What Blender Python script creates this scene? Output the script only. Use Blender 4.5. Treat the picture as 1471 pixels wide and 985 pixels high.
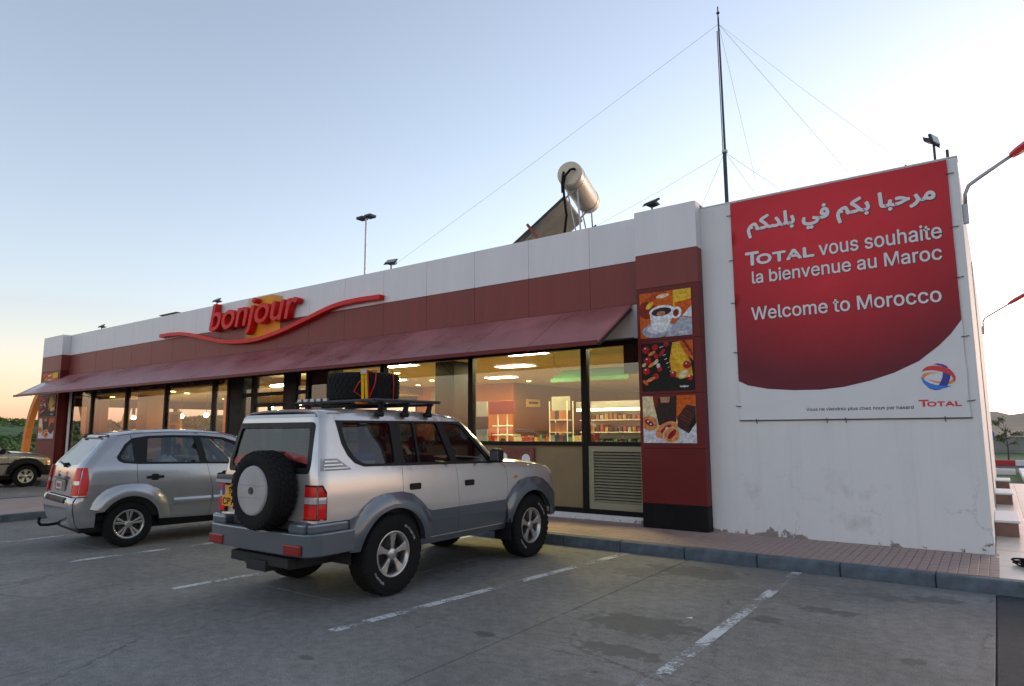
import bpy, bmesh, math, random
import numpy as np
from mathutils import Vector, Matrix
from mathutils.geometry import delaunay_2d_cdt
random.seed(7); rng = np.random.default_rng(7)
scene = bpy.context.scene
for o in list(bpy.data.objects): bpy.data.objects.remove(o)
COL = scene.collection
R = math.radians

# ------------------------------------------------------------------ camera
CAM_H = 1.75
def cam_axes(yaw, pitch, roll):
    cy, sy = math.cos(yaw), math.sin(yaw)
    f = Vector((-sy*math.cos(pitch), cy*math.cos(pitch), math.sin(pitch)))
    r = Vector((cy, sy, 0)); u = r.cross(f)
    return r*math.cos(roll)+u*math.sin(roll), -r*math.sin(roll)+u*math.cos(roll), f
cr_, cu_, cf_ = cam_axes(R(35.95), R(7.5), R(-0.3))
cam = bpy.data.objects.new('camera', bpy.data.cameras.new('camera')); COL.objects.link(cam)
m = Matrix((( cr_.x, cu_.x, -cf_.x, 0), (cr_.y, cu_.y, -cf_.y, 0), (cr_.z, cu_.z, -cf_.z, CAM_H), (0,0,0,1)))
cam.matrix_world = m
cam.data.sensor_width = 36; cam.data.lens = 36*952/1471; cam.data.clip_end = 4000; cam.data.clip_start = .05
scene.camera = cam
scene.view_settings.view_transform = 'Standard'; scene.view_settings.look = 'None'
scene.view_settings.gamma = 1; scene.view_settings.use_curve_mapping = False
scene.view_settings.exposure = 2.62

# ------------------------------------------------------------------ sky and sun (dusk, sun low beyond the right end of the building)
SUN_AZ = R(16)      # degrees right of +Y
SUN_EL = R(2)
world = bpy.data.worlds.new('World'); scene.world = world; world.use_nodes = True
nt = world.node_tree; bg = nt.nodes['Background']
sky = nt.nodes.new('ShaderNodeTexSky'); sky.sky_type = 'NISHITA'; sky.sun_disc = False
sky.sun_elevation = SUN_EL; sky.sun_rotation = SUN_AZ
sky.air_density = 1.0; sky.dust_density = 0.6; sky.ozone_density = 2.0; sky.altitude = 100
hs = nt.nodes.new('ShaderNodeHueSaturation'); hs.inputs['Saturation'].default_value = 0.68; hs.inputs['Hue'].default_value = 0.48; nt.links.new(sky.outputs[0], hs.inputs['Color'])
wb = nt.nodes.new('ShaderNodeMix'); wb.data_type = 'RGBA'; wb.blend_type = 'MULTIPLY'; wb.inputs[0].default_value = 1; wb.inputs[7].default_value = (1.09, .945, 1.01, 1)   # camera white balance
nt.links.new(hs.outputs[0], wb.inputs[6]); nt.links.new(wb.outputs[2], bg.inputs[0]); bg.inputs[1].default_value = 0.15
sun = bpy.data.objects.new('sun', bpy.data.lights.new('sun', 'SUN')); COL.objects.link(sun)
sun.data.energy = 0.16; sun.data.angle = R(8); sun.data.color = (1, .82, .58)
sd = Vector((math.sin(SUN_AZ)*math.cos(R(6)), math.cos(SUN_AZ)*math.cos(R(6)), math.sin(R(6))))
sun.rotation_euler = sd.to_track_quat('Z', 'Y').to_euler()

# ------------------------------------------------------------------ materials
MATS = {}
def mat(name, col, rough=.6, metal=0, var=.12, scale=3., bump=0., bscale=40., coat=0., spec=.5, emit=None, estr=0, rvar=.1, detail=6, stretch=1.):
    if name in MATS: return MATS[name]
    M = bpy.data.materials.new(name); M.use_nodes = True; n = M.node_tree; b = n.nodes['Principled BSDF']; L = n.links.new
    tc = n.nodes.new('ShaderNodeTexCoord')
    nz = n.nodes.new('ShaderNodeTexNoise'); nz.inputs['Scale'].default_value = scale; nz.inputs['Detail'].default_value = detail; nz.inputs['Roughness'].default_value = .65
    if stretch != 1:
        mpg = n.nodes.new('ShaderNodeMapping'); mpg.inputs['Scale'].default_value = (1,1,stretch); L(tc.outputs['Object'], mpg.inputs['Vector']); L(mpg.outputs[0], nz.inputs['Vector'])
    else: L(tc.outputs['Object'], nz.inputs['Vector'])
    mx = n.nodes.new('ShaderNodeMix'); mx.data_type = 'RGBA'
    mx.inputs[6].default_value = (*[c*(1-var) for c in col], 1); mx.inputs[7].default_value = (*[min(1, c*(1+var)) for c in col], 1)
    mr = n.nodes.new('ShaderNodeMapRange'); mr.inputs[1].default_value = .3; mr.inputs[2].default_value = .7
    L(nz.outputs[0], mr.inputs[0]); L(mr.outputs[0], mx.inputs[0]); L(mx.outputs[2], b.inputs['Base Color'])
    r2 = n.nodes.new('ShaderNodeMapRange'); r2.inputs[1].default_value = .3; r2.inputs[2].default_value = .7
    r2.inputs[3].default_value = max(0, rough-rvar); r2.inputs[4].default_value = min(1, rough+rvar); L(nz.outputs[0], r2.inputs[0]); L(r2.outputs[0], b.inputs['Roughness'])
    b.inputs['Metallic'].default_value = metal; b.inputs['Coat Weight'].default_value = coat; b.inputs['Coat Roughness'].default_value = .08; b.inputs['Specular IOR Level'].default_value = spec
    if bump:
        n2 = n.nodes.new('ShaderNodeTexNoise'); n2.inputs['Scale'].default_value = bscale; n2.inputs['Detail'].default_value = 5; L(tc.outputs['Object'], n2.inputs['Vector'])
        bp = n.nodes.new('ShaderNodeBump'); bp.inputs['Strength'].default_value = bump; bp.inputs['Distance'].default_value = .01; L(n2.outputs[0], bp.inputs['Height']); L(bp.outputs[0], b.inputs['Normal'])
    if emit: b.inputs['Emission Color'].default_value = (*emit, 1); b.inputs['Emission Strength'].default_value = estr
    MATS[name] = M; return M
def glass(name, tint, ior=1.5, rough=0., boost=1.):
    if name in MATS: return MATS[name]
    M = bpy.data.materials.new(name); M.use_nodes = True; n = M.node_tree; L = n.links.new
    n.nodes.remove(n.nodes['Principled BSDF']); out = n.nodes['Material Output']
    t = n.nodes.new('ShaderNodeBsdfTransparent'); t.inputs[0].default_value = (*tint, 1)
    g = n.nodes.new('ShaderNodeBsdfGlossy'); g.inputs['Roughness'].default_value = rough
    geo = n.nodes.new('ShaderNodeNewGeometry'); dt = n.nodes.new('ShaderNodeVectorMath'); dt.operation = 'DOT_PRODUCT'; L(geo.outputs['Normal'], dt.inputs[0]); L(geo.outputs['Incoming'], dt.inputs[1])
    def mth(op, a, b_=None, c=None):
        q = n.nodes.new('ShaderNodeMath'); q.operation = op; q.use_clamp = True
        for i, v in enumerate((a, b_, c)):
            if v is None: continue
            if isinstance(v, (int, float)): q.inputs[i].default_value = v
            else: L(v, q.inputs[i])
        return q.outputs[0]
    r0 = ((ior-1)/(ior+1))**2*boost      # Schlick, the same from both sides of a thin pane
    fac = mth('MULTIPLY_ADD', mth('POWER', mth('SUBTRACT', 1, mth('ABSOLUTE', dt.outputs['Value'])), 5), 1-r0, r0)
    x = n.nodes.new('ShaderNodeMixShader'); L(fac, x.inputs[0]); L(t.outputs[0], x.inputs[1]); L(g.outputs[0], x.inputs[2]); L(x.outputs[0], out.inputs[0])
    MATS[name] = M; return M
def node_mat(name):
    M = bpy.data.materials.new(name); M.use_nodes = True; MATS[name] = M
    n = M.node_tree; return M, n, n.nodes['Principled BSDF'], n.links.new

# ------------------------------------------------------------------ mesh building
def link(o, parent=None):
    COL.objects.link(o)
    if parent is not None: o.parent = parent
    return o
def mesh_obj(name, verts, faces, material, parent=None, smooth=False, bevel=0, solid=0, loc=None, seg=2):
    me = bpy.data.meshes.new(name); me.from_pydata([tuple(v) for v in verts], [], faces)
    bm = bmesh.new(); bm.from_mesh(me); bmesh.ops.remove_doubles(bm, verts=bm.verts, dist=1e-5)
    if not solid: bmesh.ops.recalc_face_normals(bm, faces=bm.faces)
    bm.to_mesh(me); bm.free(); me.update()
    if smooth:
        for p in me.polygons: p.use_smooth = True
    if material is not None: me.materials.append(material if not isinstance(material, str) else MATS[material])
    o = link(bpy.data.objects.new(name, me), parent)
    if loc: o.location = loc
    if solid:
        s = o.modifiers.new('solid', 'SOLIDIFY'); s.thickness = solid; s.offset = -1
        if smooth:
            e = o.modifiers.new('split', 'EDGE_SPLIT'); e.split_angle = R(38); e.use_edge_sharp = False
    if bevel:
        b = o.modifiers.new('bevel', 'BEVEL'); b.width = bevel; b.segments = seg; b.limit_method = 'ANGLE'; b.angle_limit = R(35); b.harden_normals = False
    return o
class MB:
    def __init__(s): s.v = []; s.f = []
    def add(s, vs, fs):
        k = len(s.v); s.v += [Vector(v) for v in vs]; s.f += [tuple(i+k for i in f) for f in fs]; return s
    def box(s, x0, x1, y0, y1, z0, z1):
        return s.add([(x0,y0,z0),(x1,y0,z0),(x1,y1,z0),(x0,y1,z0),(x0,y0,z1),(x1,y0,z1),(x1,y1,z1),(x0,y1,z1)],
                     [(0,3,2,1),(4,5,6,7),(0,1,5,4),(1,2,6,5),(2,3,7,6),(3,0,4,7)])
    def cyl(s, p0, p1, r0, r1=None, n=12, caps=True):
        p0, p1 = Vector(p0), Vector(p1); r1 = r0 if r1 is None else r1
        d = (p1-p0).normalized(); a = d.orthogonal().normalized(); b = d.cross(a)
        vs = [p+(a*math.cos(2*math.pi*i/n)+b*math.sin(2*math.pi*i/n))*r for p, r in ((p0,r0),(p1,r1)) for i in range(n)]
        fs = [(i,(i+1)%n,n+(i+1)%n,n+i) for i in range(n)]
        if caps: fs += [tuple(range(n-1,-1,-1)), tuple(range(n,2*n))]
        return s.add(vs, fs)
    def tube(s, pts, r, n=8, caps=True):
        pts = [Vector(p) for p in pts]; rs = r if isinstance(r, (list, tuple)) else [r]*len(pts); vs = []; a = None
        for i, p in enumerate(pts):
            d = (pts[min(i+1,len(pts)-1)]-pts[max(i-1,0)]).normalized()
            if a is None: a = d.orthogonal().normalized()
            a = (a-d*a.dot(d)).normalized(); b = d.cross(a)
            vs += [p+(a*math.cos(2*math.pi*k/n)+b*math.sin(2*math.pi*k/n))*rs[i] for k in range(n)]
        fs = [(i*n+k, i*n+(k+1)%n, (i+1)*n+(k+1)%n, (i+1)*n+k) for i in range(len(pts)-1) for k in range(n)]
        if caps: fs += [tuple(range(n-1,-1,-1)), tuple(range((len(pts)-1)*n, len(pts)*n))]
        return s.add(vs, fs)
    def lathe(s, prof, n=32, axis='X', c=(0,0,0), closed=False):
        # prof: (radius, position along the axis)
        c = Vector(c); vs = []
        for r, t in prof:
            for i in range(n):
                A = 2*math.pi*i/n; u, w = r*math.cos(A), r*math.sin(A)
                vs.append(c+Vector({'X':(t,u,w),'Y':(u,t,w),'Z':(u,w,t)}[axis]))
        P = len(prof); rg = range(P if closed else P-1)
        fs = [(j*n+i, j*n+(i+1)%n, ((j+1)%P)*n+(i+1)%n, ((j+1)%P)*n+i) for j in rg for i in range(n)]
        return s.add(vs, fs)
    def prism(s, pts, d):           # planar polygon (3-D points) pushed along d
        d = Vector(d); n = len(pts); vs = [Vector(p) for p in pts]+[Vector(p)+d for p in pts]
        return s.add(vs, [tuple(range(n-1,-1,-1)), tuple(range(n,2*n))]+[(i,(i+1)%n,n+(i+1)%n,n+i) for i in range(n)])
    def build(s, name, material, parent=None, smooth=False, bevel=0, loc=None, seg=2, solid=0):
        return mesh_obj(name, s.v, s.f, material, parent, smooth, bevel, solid, loc, seg)
def autosmooth(o, ang=40):
    me = o.data; bm = bmesh.new(); bm.from_mesh(me)
    for f in bm.faces: f.smooth = True
    for e in bm.edges: e.smooth = not (len(e.link_faces) == 2 and e.calc_face_angle(0) > R(ang))
    bm.to_mesh(me); bm.free(); return o
def tag(o, label=None, cat=None, group=None, kind=None):
    if label: o['label'] = label
    if cat: o['category'] = cat
    if group: o['group'] = group
    if kind: o['kind'] = kind
    return o
def thing(name, label, cat, loc=(0,0,0), group=None, rz=0):
    o = link(bpy.data.objects.new(name, None)); o.location = loc; o.rotation_euler = (0,0,rz); o.empty_display_size = .2
    return tag(o, label, cat, group)
def copy_tree(o, parent=None):
    c = o.copy(); COL.objects.link(c)
    if parent is not None: c.parent = parent
    for ch in list(o.children): copy_tree(ch, c)
    return c
def bx(name, material, parent, x0, x1, y0, y1, z0, z1, bevel=0):
    return MB().box(min(x0,x1),max(x0,x1),min(y0,y1),max(y0,y1),min(z0,z1),max(z0,z1)).build(name, material, parent, bevel=bevel)
def pip(x, y, P):
    c = False; j = len(P)-1
    for i in range(len(P)):
        if (P[i][1] > y) != (P[j][1] > y) and x < (P[j][0]-P[i][0])*(y-P[i][1])/(P[j][1]-P[i][1])+P[i][0]: c = not c
        j = i
    return c
def densify(P, res, closed=True):
    out = []; n = len(P)
    for i in range(n if closed else n-1):
        a, b = P[i], P[(i+1)%n]; k = max(1, int(math.hypot(b[0]-a[0], b[1]-a[1])/res))
        out += [(a[0]+(b[0]-a[0])*t/k, a[1]+(b[1]-a[1])*t/k) for t in range(k)]
    return out
def panel(name, outline, fn, material, parent, holes=(), res=.06, solid=.015, bevel=0, grid=True, flip=False, smooth=True):
    """flat outline (with holes) filled with triangles and bent onto the surface fn(u, v) -> (x, y, z)"""
    loops = [densify(outline, res)]+[densify(h, res) for h in holes]
    vs = []; es = []
    for lp in loops:
        k = len(vs); n = len(lp); vs += lp; es += [(k+i, k+(i+1)%n) for i in range(n)]
    if grid:
        us = [p[0] for p in outline]; ws = [p[1] for p in outline]
        u = min(us)+res*.5; row = 0
        while u < max(us):
            w = min(ws)+res*(.5 if row%2 else .95)
            while w < max(ws):
                if pip(u, w, loops[0]) and not any(pip(u, w, h) for h in loops[1:]):
                    if all((u-q[0])**2+(w-q[1])**2 > (res*.45)**2 for lp in loops for q in lp): vs.append((u, w))
                w += res
            u += res; row += 1
    V, E, F, *_ = delaunay_2d_cdt([Vector(v) for v in vs], es, [], 0, 1e-6)
    fs = []
    for f in F:
        cx = sum(V[i].x for i in f)/len(f); cy = sum(V[i].y for i in f)/len(f)
        if pip(cx, cy, loops[0]) and not any(pip(cx, cy, h) for h in loops[1:]): fs.append(tuple(f) if not flip else tuple(reversed(f)))
    return mesh_obj(name, [fn(v.x, v.y) for v in V], fs, material, parent, smooth=smooth, solid=solid, bevel=bevel)
FONT = None
try: FONT = bpy.data.fonts.load(bpy.utils.resource_path('LOCAL')+'/datafiles/fonts/Inter.woff2')
except Exception: FONT = None
def text_mesh(body, size, extrude=0., offset=0., shear=0., font=True, xs=1., spacing=1., bev=0.):
    c = bpy.data.curves.new('text', 'FONT'); c.body = body; c.size = size; c.extrude = extrude; c.offset = offset; c.shear = shear; c.space_character = spacing
    c.resolution_u = 4; c.bevel_depth = bev; c.bevel_resolution = 1
    if font and FONT: c.font = FONT
    o = bpy.data.objects.new('text', c); COL.objects.link(o)
    dg = bpy.context.evaluated_depsgraph_get(); me = bpy.data.meshes.new_from_object(o.evaluated_get(dg))
    bpy.data.objects.remove(o); bpy.data.curves.remove(c)
    if xs != 1:
        for v in me.vertices: v.co.x *= xs
    return me
def wall_text(name, body, x0, z0, y, material, parent, width=None, height=None, bold=0., **kw):
    """text standing on the wall plane y, facing -Y, lower left at (x0, z0); bold thickens the strokes by overlaid copies"""
    me = text_mesh(body, 1., **kw); co = np.array([v.co[:] for v in me.vertices]); fs = [tuple(q.vertices) for q in me.polygons]
    mn, mx = co.min(0), co.max(0); sx = width/(mx[0]-mn[0]) if width else None; sz = height/(mx[1]-mn[1]) if height else None
    sx = sx or sz; sz = sz or sx
    vs = []; F = []
    for i, (dx, dz) in enumerate([(0,0),(bold,0),(-bold,0),(0,bold),(0,-bold),(bold*.7,bold*.7),(-bold*.7,-bold*.7),(bold*.7,-bold*.7),(-bold*.7,bold*.7)] if bold else [(0,0)]):
        k = len(vs); vs += [(x0+(c[0]-mn[0])*sx+dx, y-i*.00012, z0+(c[1]-mn[1])*sz+dz) for c in co]; F += [tuple(j+k for j in f) for f in fs]
    m2 = bpy.data.meshes.new(name); m2.from_pydata(vs, [], F); bpy.data.meshes.remove(me)
    m2.materials.append(MATS[material] if isinstance(material, str) else material)
    o = link(bpy.data.objects.new(name, m2), parent); o['kind'] = 'stuff'; return o
# ------------------------------------------------------------------ surface materials
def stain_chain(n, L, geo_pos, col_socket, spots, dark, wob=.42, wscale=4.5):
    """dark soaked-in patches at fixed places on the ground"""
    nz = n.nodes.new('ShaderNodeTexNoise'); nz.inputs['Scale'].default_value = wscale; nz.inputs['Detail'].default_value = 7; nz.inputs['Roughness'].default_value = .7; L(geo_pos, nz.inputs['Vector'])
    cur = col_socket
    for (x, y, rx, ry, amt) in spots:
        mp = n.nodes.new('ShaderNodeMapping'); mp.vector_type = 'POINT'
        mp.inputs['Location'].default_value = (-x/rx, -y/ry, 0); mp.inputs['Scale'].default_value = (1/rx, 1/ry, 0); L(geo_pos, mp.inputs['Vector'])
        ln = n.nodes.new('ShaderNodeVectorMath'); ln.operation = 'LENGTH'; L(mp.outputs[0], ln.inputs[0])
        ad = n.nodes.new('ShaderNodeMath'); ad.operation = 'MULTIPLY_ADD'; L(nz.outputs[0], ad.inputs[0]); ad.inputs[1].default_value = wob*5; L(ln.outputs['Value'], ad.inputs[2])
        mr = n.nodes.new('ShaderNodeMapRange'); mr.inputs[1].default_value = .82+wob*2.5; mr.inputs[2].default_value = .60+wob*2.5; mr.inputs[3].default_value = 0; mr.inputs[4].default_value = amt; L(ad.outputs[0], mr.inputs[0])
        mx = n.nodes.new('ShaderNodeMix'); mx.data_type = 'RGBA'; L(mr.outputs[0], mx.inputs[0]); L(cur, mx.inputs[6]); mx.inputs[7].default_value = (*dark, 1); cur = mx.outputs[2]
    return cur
def ground_mat(name, base, spots=(), var=.22, rough=.8, speck=.85):
    M, n, b, L = node_mat(name)
    geo = n.nodes.new('ShaderNodeNewGeometry'); P = geo.outputs['Position']
    a = n.nodes.new('ShaderNodeTexNoise'); a.inputs['Scale'].default_value = .55; a.inputs['Detail'].default_value = 8; a.inputs['Roughness'].default_value = .62; L(P, a.inputs['Vector'])
    c = n.nodes.new('ShaderNodeTexNoise'); c.inputs['Scale'].default_value = 9; c.inputs['Detail'].default_value = 8; c.inputs['Roughness'].default_value = .75; L(P, c.inputs['Vector'])
    d = n.nodes.new('ShaderNodeTexNoise'); d.inputs['Scale'].default_value = 75; d.inputs['Detail'].default_value = 6; d.inputs['Roughness'].default_value = .8; L(P, d.inputs['Vector'])
    m1 = n.nodes.new('ShaderNodeMix'); m1.data_type = 'RGBA'; m1.inputs[6].default_value = (*[x*(1-var) for x in base], 1); m1.inputs[7].default_value = (*[x*(1+var) for x in base], 1)
    r1 = n.nodes.new('ShaderNodeMapRange'); r1.inputs[1].default_value = .35; r1.inputs[2].default_value = .68; L(a.outputs[0], r1.inputs[0]); L(r1.outputs[0], m1.inputs[0])
    m2 = n.nodes.new('ShaderNodeMix'); m2.data_type = 'RGBA'; m2.blend_type = 'MULTIPLY'; m2.inputs[0].default_value = 1; L(m1.outputs[2], m2.inputs[6])
    r2 = n.nodes.new('ShaderNodeMapRange'); r2.inputs[1].default_value = .3; r2.inputs[2].default_value = .65; r2.inputs[3].default_value = .62; r2.inputs[4].default_value = 1.14; L(c.outputs[0], r2.inputs[0]); L(r2.outputs[0], m2.inputs[7])
    m3 = n.nodes.new('ShaderNodeMix'); m3.data_type = 'RGBA'; m3.blend_type = 'MULTIPLY'; m3.inputs[0].default_value = speck; L(m2.outputs[2], m3.inputs[6])
    r3 = n.nodes.new('ShaderNodeMapRange'); r3.inputs[1].default_value = .35; r3.inputs[2].default_value = .65; r3.inputs[3].default_value = .42; r3.inputs[4].default_value = 1.4; L(d.outputs[0], r3.inputs[0]); L(r3.outputs[0], m3.inputs[7])
    # small dark drips
    v = n.nodes.new('ShaderNodeTexVoronoi'); v.inputs['Scale'].default_value = 2.6; v.inputs['Randomness'].default_value = 1
    dist = n.nodes.new('ShaderNodeMix'); dist.data_type = 'RGBA'; dist.inputs[0].default_value = .06; L(P, dist.inputs[6]); L(c.outputs['Color'], dist.inputs[7]); L(dist.outputs[2], v.inputs['Vector'])
    rv = n.nodes.new('ShaderNodeMapRange'); rv.inputs[1].default_value = .05; rv.inputs[2].default_value = .09; rv.inputs[3].default_value = .42; rv.inputs[4].default_value = 1; L(v.outputs[0], rv.inputs[0])
    m4 = n.nodes.new('ShaderNodeMix'); m4.data_type = 'RGBA'; m4.blend_type = 'MULTIPLY'; m4.inputs[0].default_value = .75; L(m3.outputs[2], m4.inputs[6]); L(rv.outputs[0], m4.inputs[7])
    # hairline cracks, broken up so that only stretches of them show
    vc = n.nodes.new('ShaderNodeTexVoronoi'); vc.feature = 'DISTANCE_TO_EDGE'; vc.inputs['Scale'].default_value = .42
    dz = n.nodes.new('ShaderNodeMix'); dz.data_type = 'RGBA'; dz.inputs[0].default_value = .22; L(P, dz.inputs[6]); L(c.outputs['Color'], dz.inputs[7]); L(dz.outputs[2], vc.inputs['Vector'])
    rc = n.nodes.new('ShaderNodeMapRange'); rc.inputs[1].default_value = .002; rc.inputs[2].default_value = .006; rc.inputs[3].default_value = .55; rc.inputs[4].default_value = 1; L(vc.outputs[0], rc.inputs[0])
    mk = n.nodes.new('ShaderNodeMapRange'); mk.inputs[1].default_value = .5; mk.inputs[2].default_value = .58; L(a.outputs[0], mk.inputs[0])
    m5 = n.nodes.new('ShaderNodeMix'); m5.data_type = 'RGBA'; m5.blend_type = 'MULTIPLY'; L(mk.outputs[0], m5.inputs[0]); L(m4.outputs[2], m5.inputs[6]); L(rc.outputs[0], m5.inputs[7])
    col = stain_chain(n, L, P, m5.outputs[2], spots, [x*.42 for x in base]) if spots else m5.outputs[2]
    L(col, b.inputs['Base Color']); b.inputs['Roughness'].default_value = rough
    bp = n.nodes.new('ShaderNodeBump'); bp.inputs['Strength'].default_value = .35; bp.inputs['Distance'].default_value = .006; L(d.outputs[0], bp.inputs['Height']); L(bp.outputs[0], b.inputs['Normal'])
    return M
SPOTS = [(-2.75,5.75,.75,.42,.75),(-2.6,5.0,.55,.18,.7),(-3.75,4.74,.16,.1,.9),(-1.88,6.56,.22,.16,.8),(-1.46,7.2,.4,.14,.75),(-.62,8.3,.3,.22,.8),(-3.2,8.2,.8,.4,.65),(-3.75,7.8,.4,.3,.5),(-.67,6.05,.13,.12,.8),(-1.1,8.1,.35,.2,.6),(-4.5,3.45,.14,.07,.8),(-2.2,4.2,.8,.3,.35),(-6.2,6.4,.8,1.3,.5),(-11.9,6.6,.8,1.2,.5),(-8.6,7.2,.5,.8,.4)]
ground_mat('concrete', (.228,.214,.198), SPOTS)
ground_mat('asphalt', (.045,.045,.048), (), .25, .85, .9)
ground_mat('soil', (.16,.135,.10), (), .3, .9)
mat('paint_line', (.62,.62,.62), .7, var=.25, scale=14)
def worn_line_mat():
    M, n, b, L = node_mat('worn_line')
    geo = n.nodes.new('ShaderNodeNewGeometry'); nz = n.nodes.new('ShaderNodeTexNoise'); nz.inputs['Scale'].default_value = 22; nz.inputs['Detail'].default_value = 9; nz.inputs['Roughness'].default_value = .8; L(geo.outputs['Position'], nz.inputs['Vector'])
    n2 = n.nodes.new('ShaderNodeTexNoise'); n2.inputs['Scale'].default_value = 1.6; n2.inputs['Detail'].default_value = 3; L(geo.outputs['Position'], n2.inputs['Vector'])
    ad = n.nodes.new('ShaderNodeMath'); ad.operation = 'MULTIPLY_ADD'; L(n2.outputs[0], ad.inputs[0]); ad.inputs[1].default_value = .9; L(nz.outputs[0], ad.inputs[2])
    mr = n.nodes.new('ShaderNodeMapRange'); mr.inputs[1].default_value = .87; mr.inputs[2].default_value = 1.0; mr.inputs[3].default_value = 1; mr.inputs[4].default_value = 0; L(ad.outputs[0], mr.inputs[0])
    b.inputs['Base Color'].default_value = (.60,.60,.61,1); b.inputs['Roughness'].default_value = .75
    t = n.nodes.new('ShaderNodeBsdfTransparent'); mx = n.nodes.new('ShaderNodeMixShader'); L(mr.outputs[0], mx.inputs[0]); L(t.outputs[0], mx.inputs[1]); L(b.outputs[0], mx.inputs[2]); L(mx.outputs[0], n.nodes['Material Output'].inputs[0])
worn_line_mat()
def wall_mat():
    M, n, b, L = node_mat('white_render')
    geo = n.nodes.new('ShaderNodeNewGeometry'); P = geo.outputs['Position']
    sep = n.nodes.new('ShaderNodeSeparateXYZ'); L(P, sep.inputs[0])
    a = n.nodes.new('ShaderNodeTexNoise'); a.inputs['Scale'].default_value = 1.4; a.inputs['Detail'].default_value = 8; a.inputs['Roughness'].default_value = .68; L(P, a.inputs['Vector'])
    c = n.nodes.new('ShaderNodeTexNoise'); c.inputs['Scale'].default_value = 5; c.inputs['Detail'].default_value = 9; c.inputs['Roughness'].default_value = .72; L(P, c.inputs['Vector'])
    base = n.nodes.new('ShaderNodeMix'); base.data_type = 'RGBA'; base.inputs[6].default_value = (.62,.61,.60,1); base.inputs[7].default_value = (.73,.72,.715,1); L(a.outputs[0], base.inputs[0])
    # scuffed band about knee height
    zz = n.nodes.new('ShaderNodeMapRange'); zz.inputs[1].default_value = 1.5; zz.inputs[2].default_value = .75; L(sep.outputs[2], zz.inputs[0])
    sc = n.nodes.new('ShaderNodeMapRange'); sc.inputs[1].default_value = .56; sc.inputs[2].default_value = .82; L(a.outputs[0], sc.inputs[0])
    mu = n.nodes.new('ShaderNodeMath'); mu.operation = 'MULTIPLY'; L(zz.outputs[0], mu.inputs[0]); L(sc.outputs[0], mu.inputs[1])
    m2 = n.nodes.new('ShaderNodeMix'); m2.data_type = 'RGBA'; m2.inputs[7].default_value = (.38,.34,.31,1); L(mu.outputs[0], m2.inputs[0]); L(base.outputs[2], m2.inputs[6])
    # flaked paint at the foot of the wall
    ft = n.nodes.new('ShaderNodeMapRange'); ft.inputs[1].default_value = .18; ft.inputs[2].default_value = .42; ft.inputs[3].default_value = .17; ft.inputs[4].default_value = -.14; L(sep.outputs[2], ft.inputs[0])
    lo = n.nodes.new('ShaderNodeTexNoise'); lo.inputs['Scale'].default_value = 1.1; lo.inputs['Detail'].default_value = 2; L(P, lo.inputs['Vector'])
    lm = n.nodes.new('ShaderNodeMath'); lm.operation = 'MULTIPLY_ADD'; lm.inputs[1].default_value = .75; lm.inputs[2].default_value = -.375; L(lo.outputs[0], lm.inputs[0])
    a0 = n.nodes.new('ShaderNodeMath'); a0.operation = 'ADD'; L(c.outputs[0], a0.inputs[0]); L(lm.outputs[0], a0.inputs[1])
    ad = n.nodes.new('ShaderNodeMath'); ad.operation = 'ADD'; L(a0.outputs[0], ad.inputs[0]); L(ft.outputs[0], ad.inputs[1])
    fl = n.nodes.new('ShaderNodeMapRange'); fl.inputs[1].default_value = .70; fl.inputs[2].default_value = .715; L(ad.outputs[0], fl.inputs[0])
    m3 = n.nodes.new('ShaderNodeMix'); m3.data_type = 'RGBA'; m3.inputs[7].default_value = (.24,.21,.19,1); L(fl.outputs[0], m3.inputs[0]); L(m2.outputs[2], m3.inputs[6])
    vk = n.nodes.new('ShaderNodeTexVoronoi'); vk.feature = 'DISTANCE_TO_EDGE'; vk.inputs['Scale'].default_value = 1.3
    dk = n.nodes.new('ShaderNodeMix'); dk.data_type = 'RGBA'; dk.inputs[0].default_value = .3; L(P, dk.inputs[6]); L(c.outputs['Color'], dk.inputs[7]); L(dk.outputs[2], vk.inputs['Vector'])
    rk_ = n.nodes.new('ShaderNodeMapRange'); rk_.inputs[1].default_value = .003; rk_.inputs[2].default_value = .009; rk_.inputs[3].default_value = .68; rk_.inputs[4].default_value = 1; L(vk.outputs[0], rk_.inputs[0])
    zk = n.nodes.new('ShaderNodeMapRange'); zk.inputs[1].default_value = 1.3; zk.inputs[2].default_value = .5; L(sep.outputs[2], zk.inputs[0])
    km = n.nodes.new('ShaderNodeMapRange'); km.inputs[1].default_value = .47; km.inputs[2].default_value = .56; L(lo.outputs[0], km.inputs[0])
    kk = n.nodes.new('ShaderNodeMath'); kk.operation = 'MULTIPLY'; L(zk.outputs[0], kk.inputs[0]); L(km.outputs[0], kk.inputs[1])
    m6 = n.nodes.new('ShaderNodeMix'); m6.data_type = 'RGBA'; m6.blend_type = 'MULTIPLY'; L(kk.outputs[0], m6.inputs[0]); L(m3.outputs[2], m6.inputs[6]); L(rk_.outputs[0], m6.inputs[7])
    # thin rain streaks: noise stretched along the height
    mp = n.nodes.new('ShaderNodeMapping'); mp.inputs['Scale'].default_value = (9,9,.35); L(P, mp.inputs['Vector']); ns = n.nodes.new('ShaderNodeTexNoise'); ns.inputs['Scale'].default_value = 1; ns.inputs['Detail'].default_value = 5; L(mp.outputs[0], ns.inputs['Vector'])
    rs_ = n.nodes.new('ShaderNodeMapRange'); rs_.inputs[1].default_value = .52; rs_.inputs[2].default_value = .75; rs_.inputs[3].default_value = 1; rs_.inputs[4].default_value = .93; L(ns.outputs[0], rs_.inputs[0])
    m7 = n.nodes.new('ShaderNodeMix'); m7.data_type = 'RGBA'; m7.blend_type = 'MULTIPLY'; m7.inputs[0].default_value = 1; L(m6.outputs[2], m7.inputs[6]); L(rs_.outputs[0], m7.inputs[7])
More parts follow.
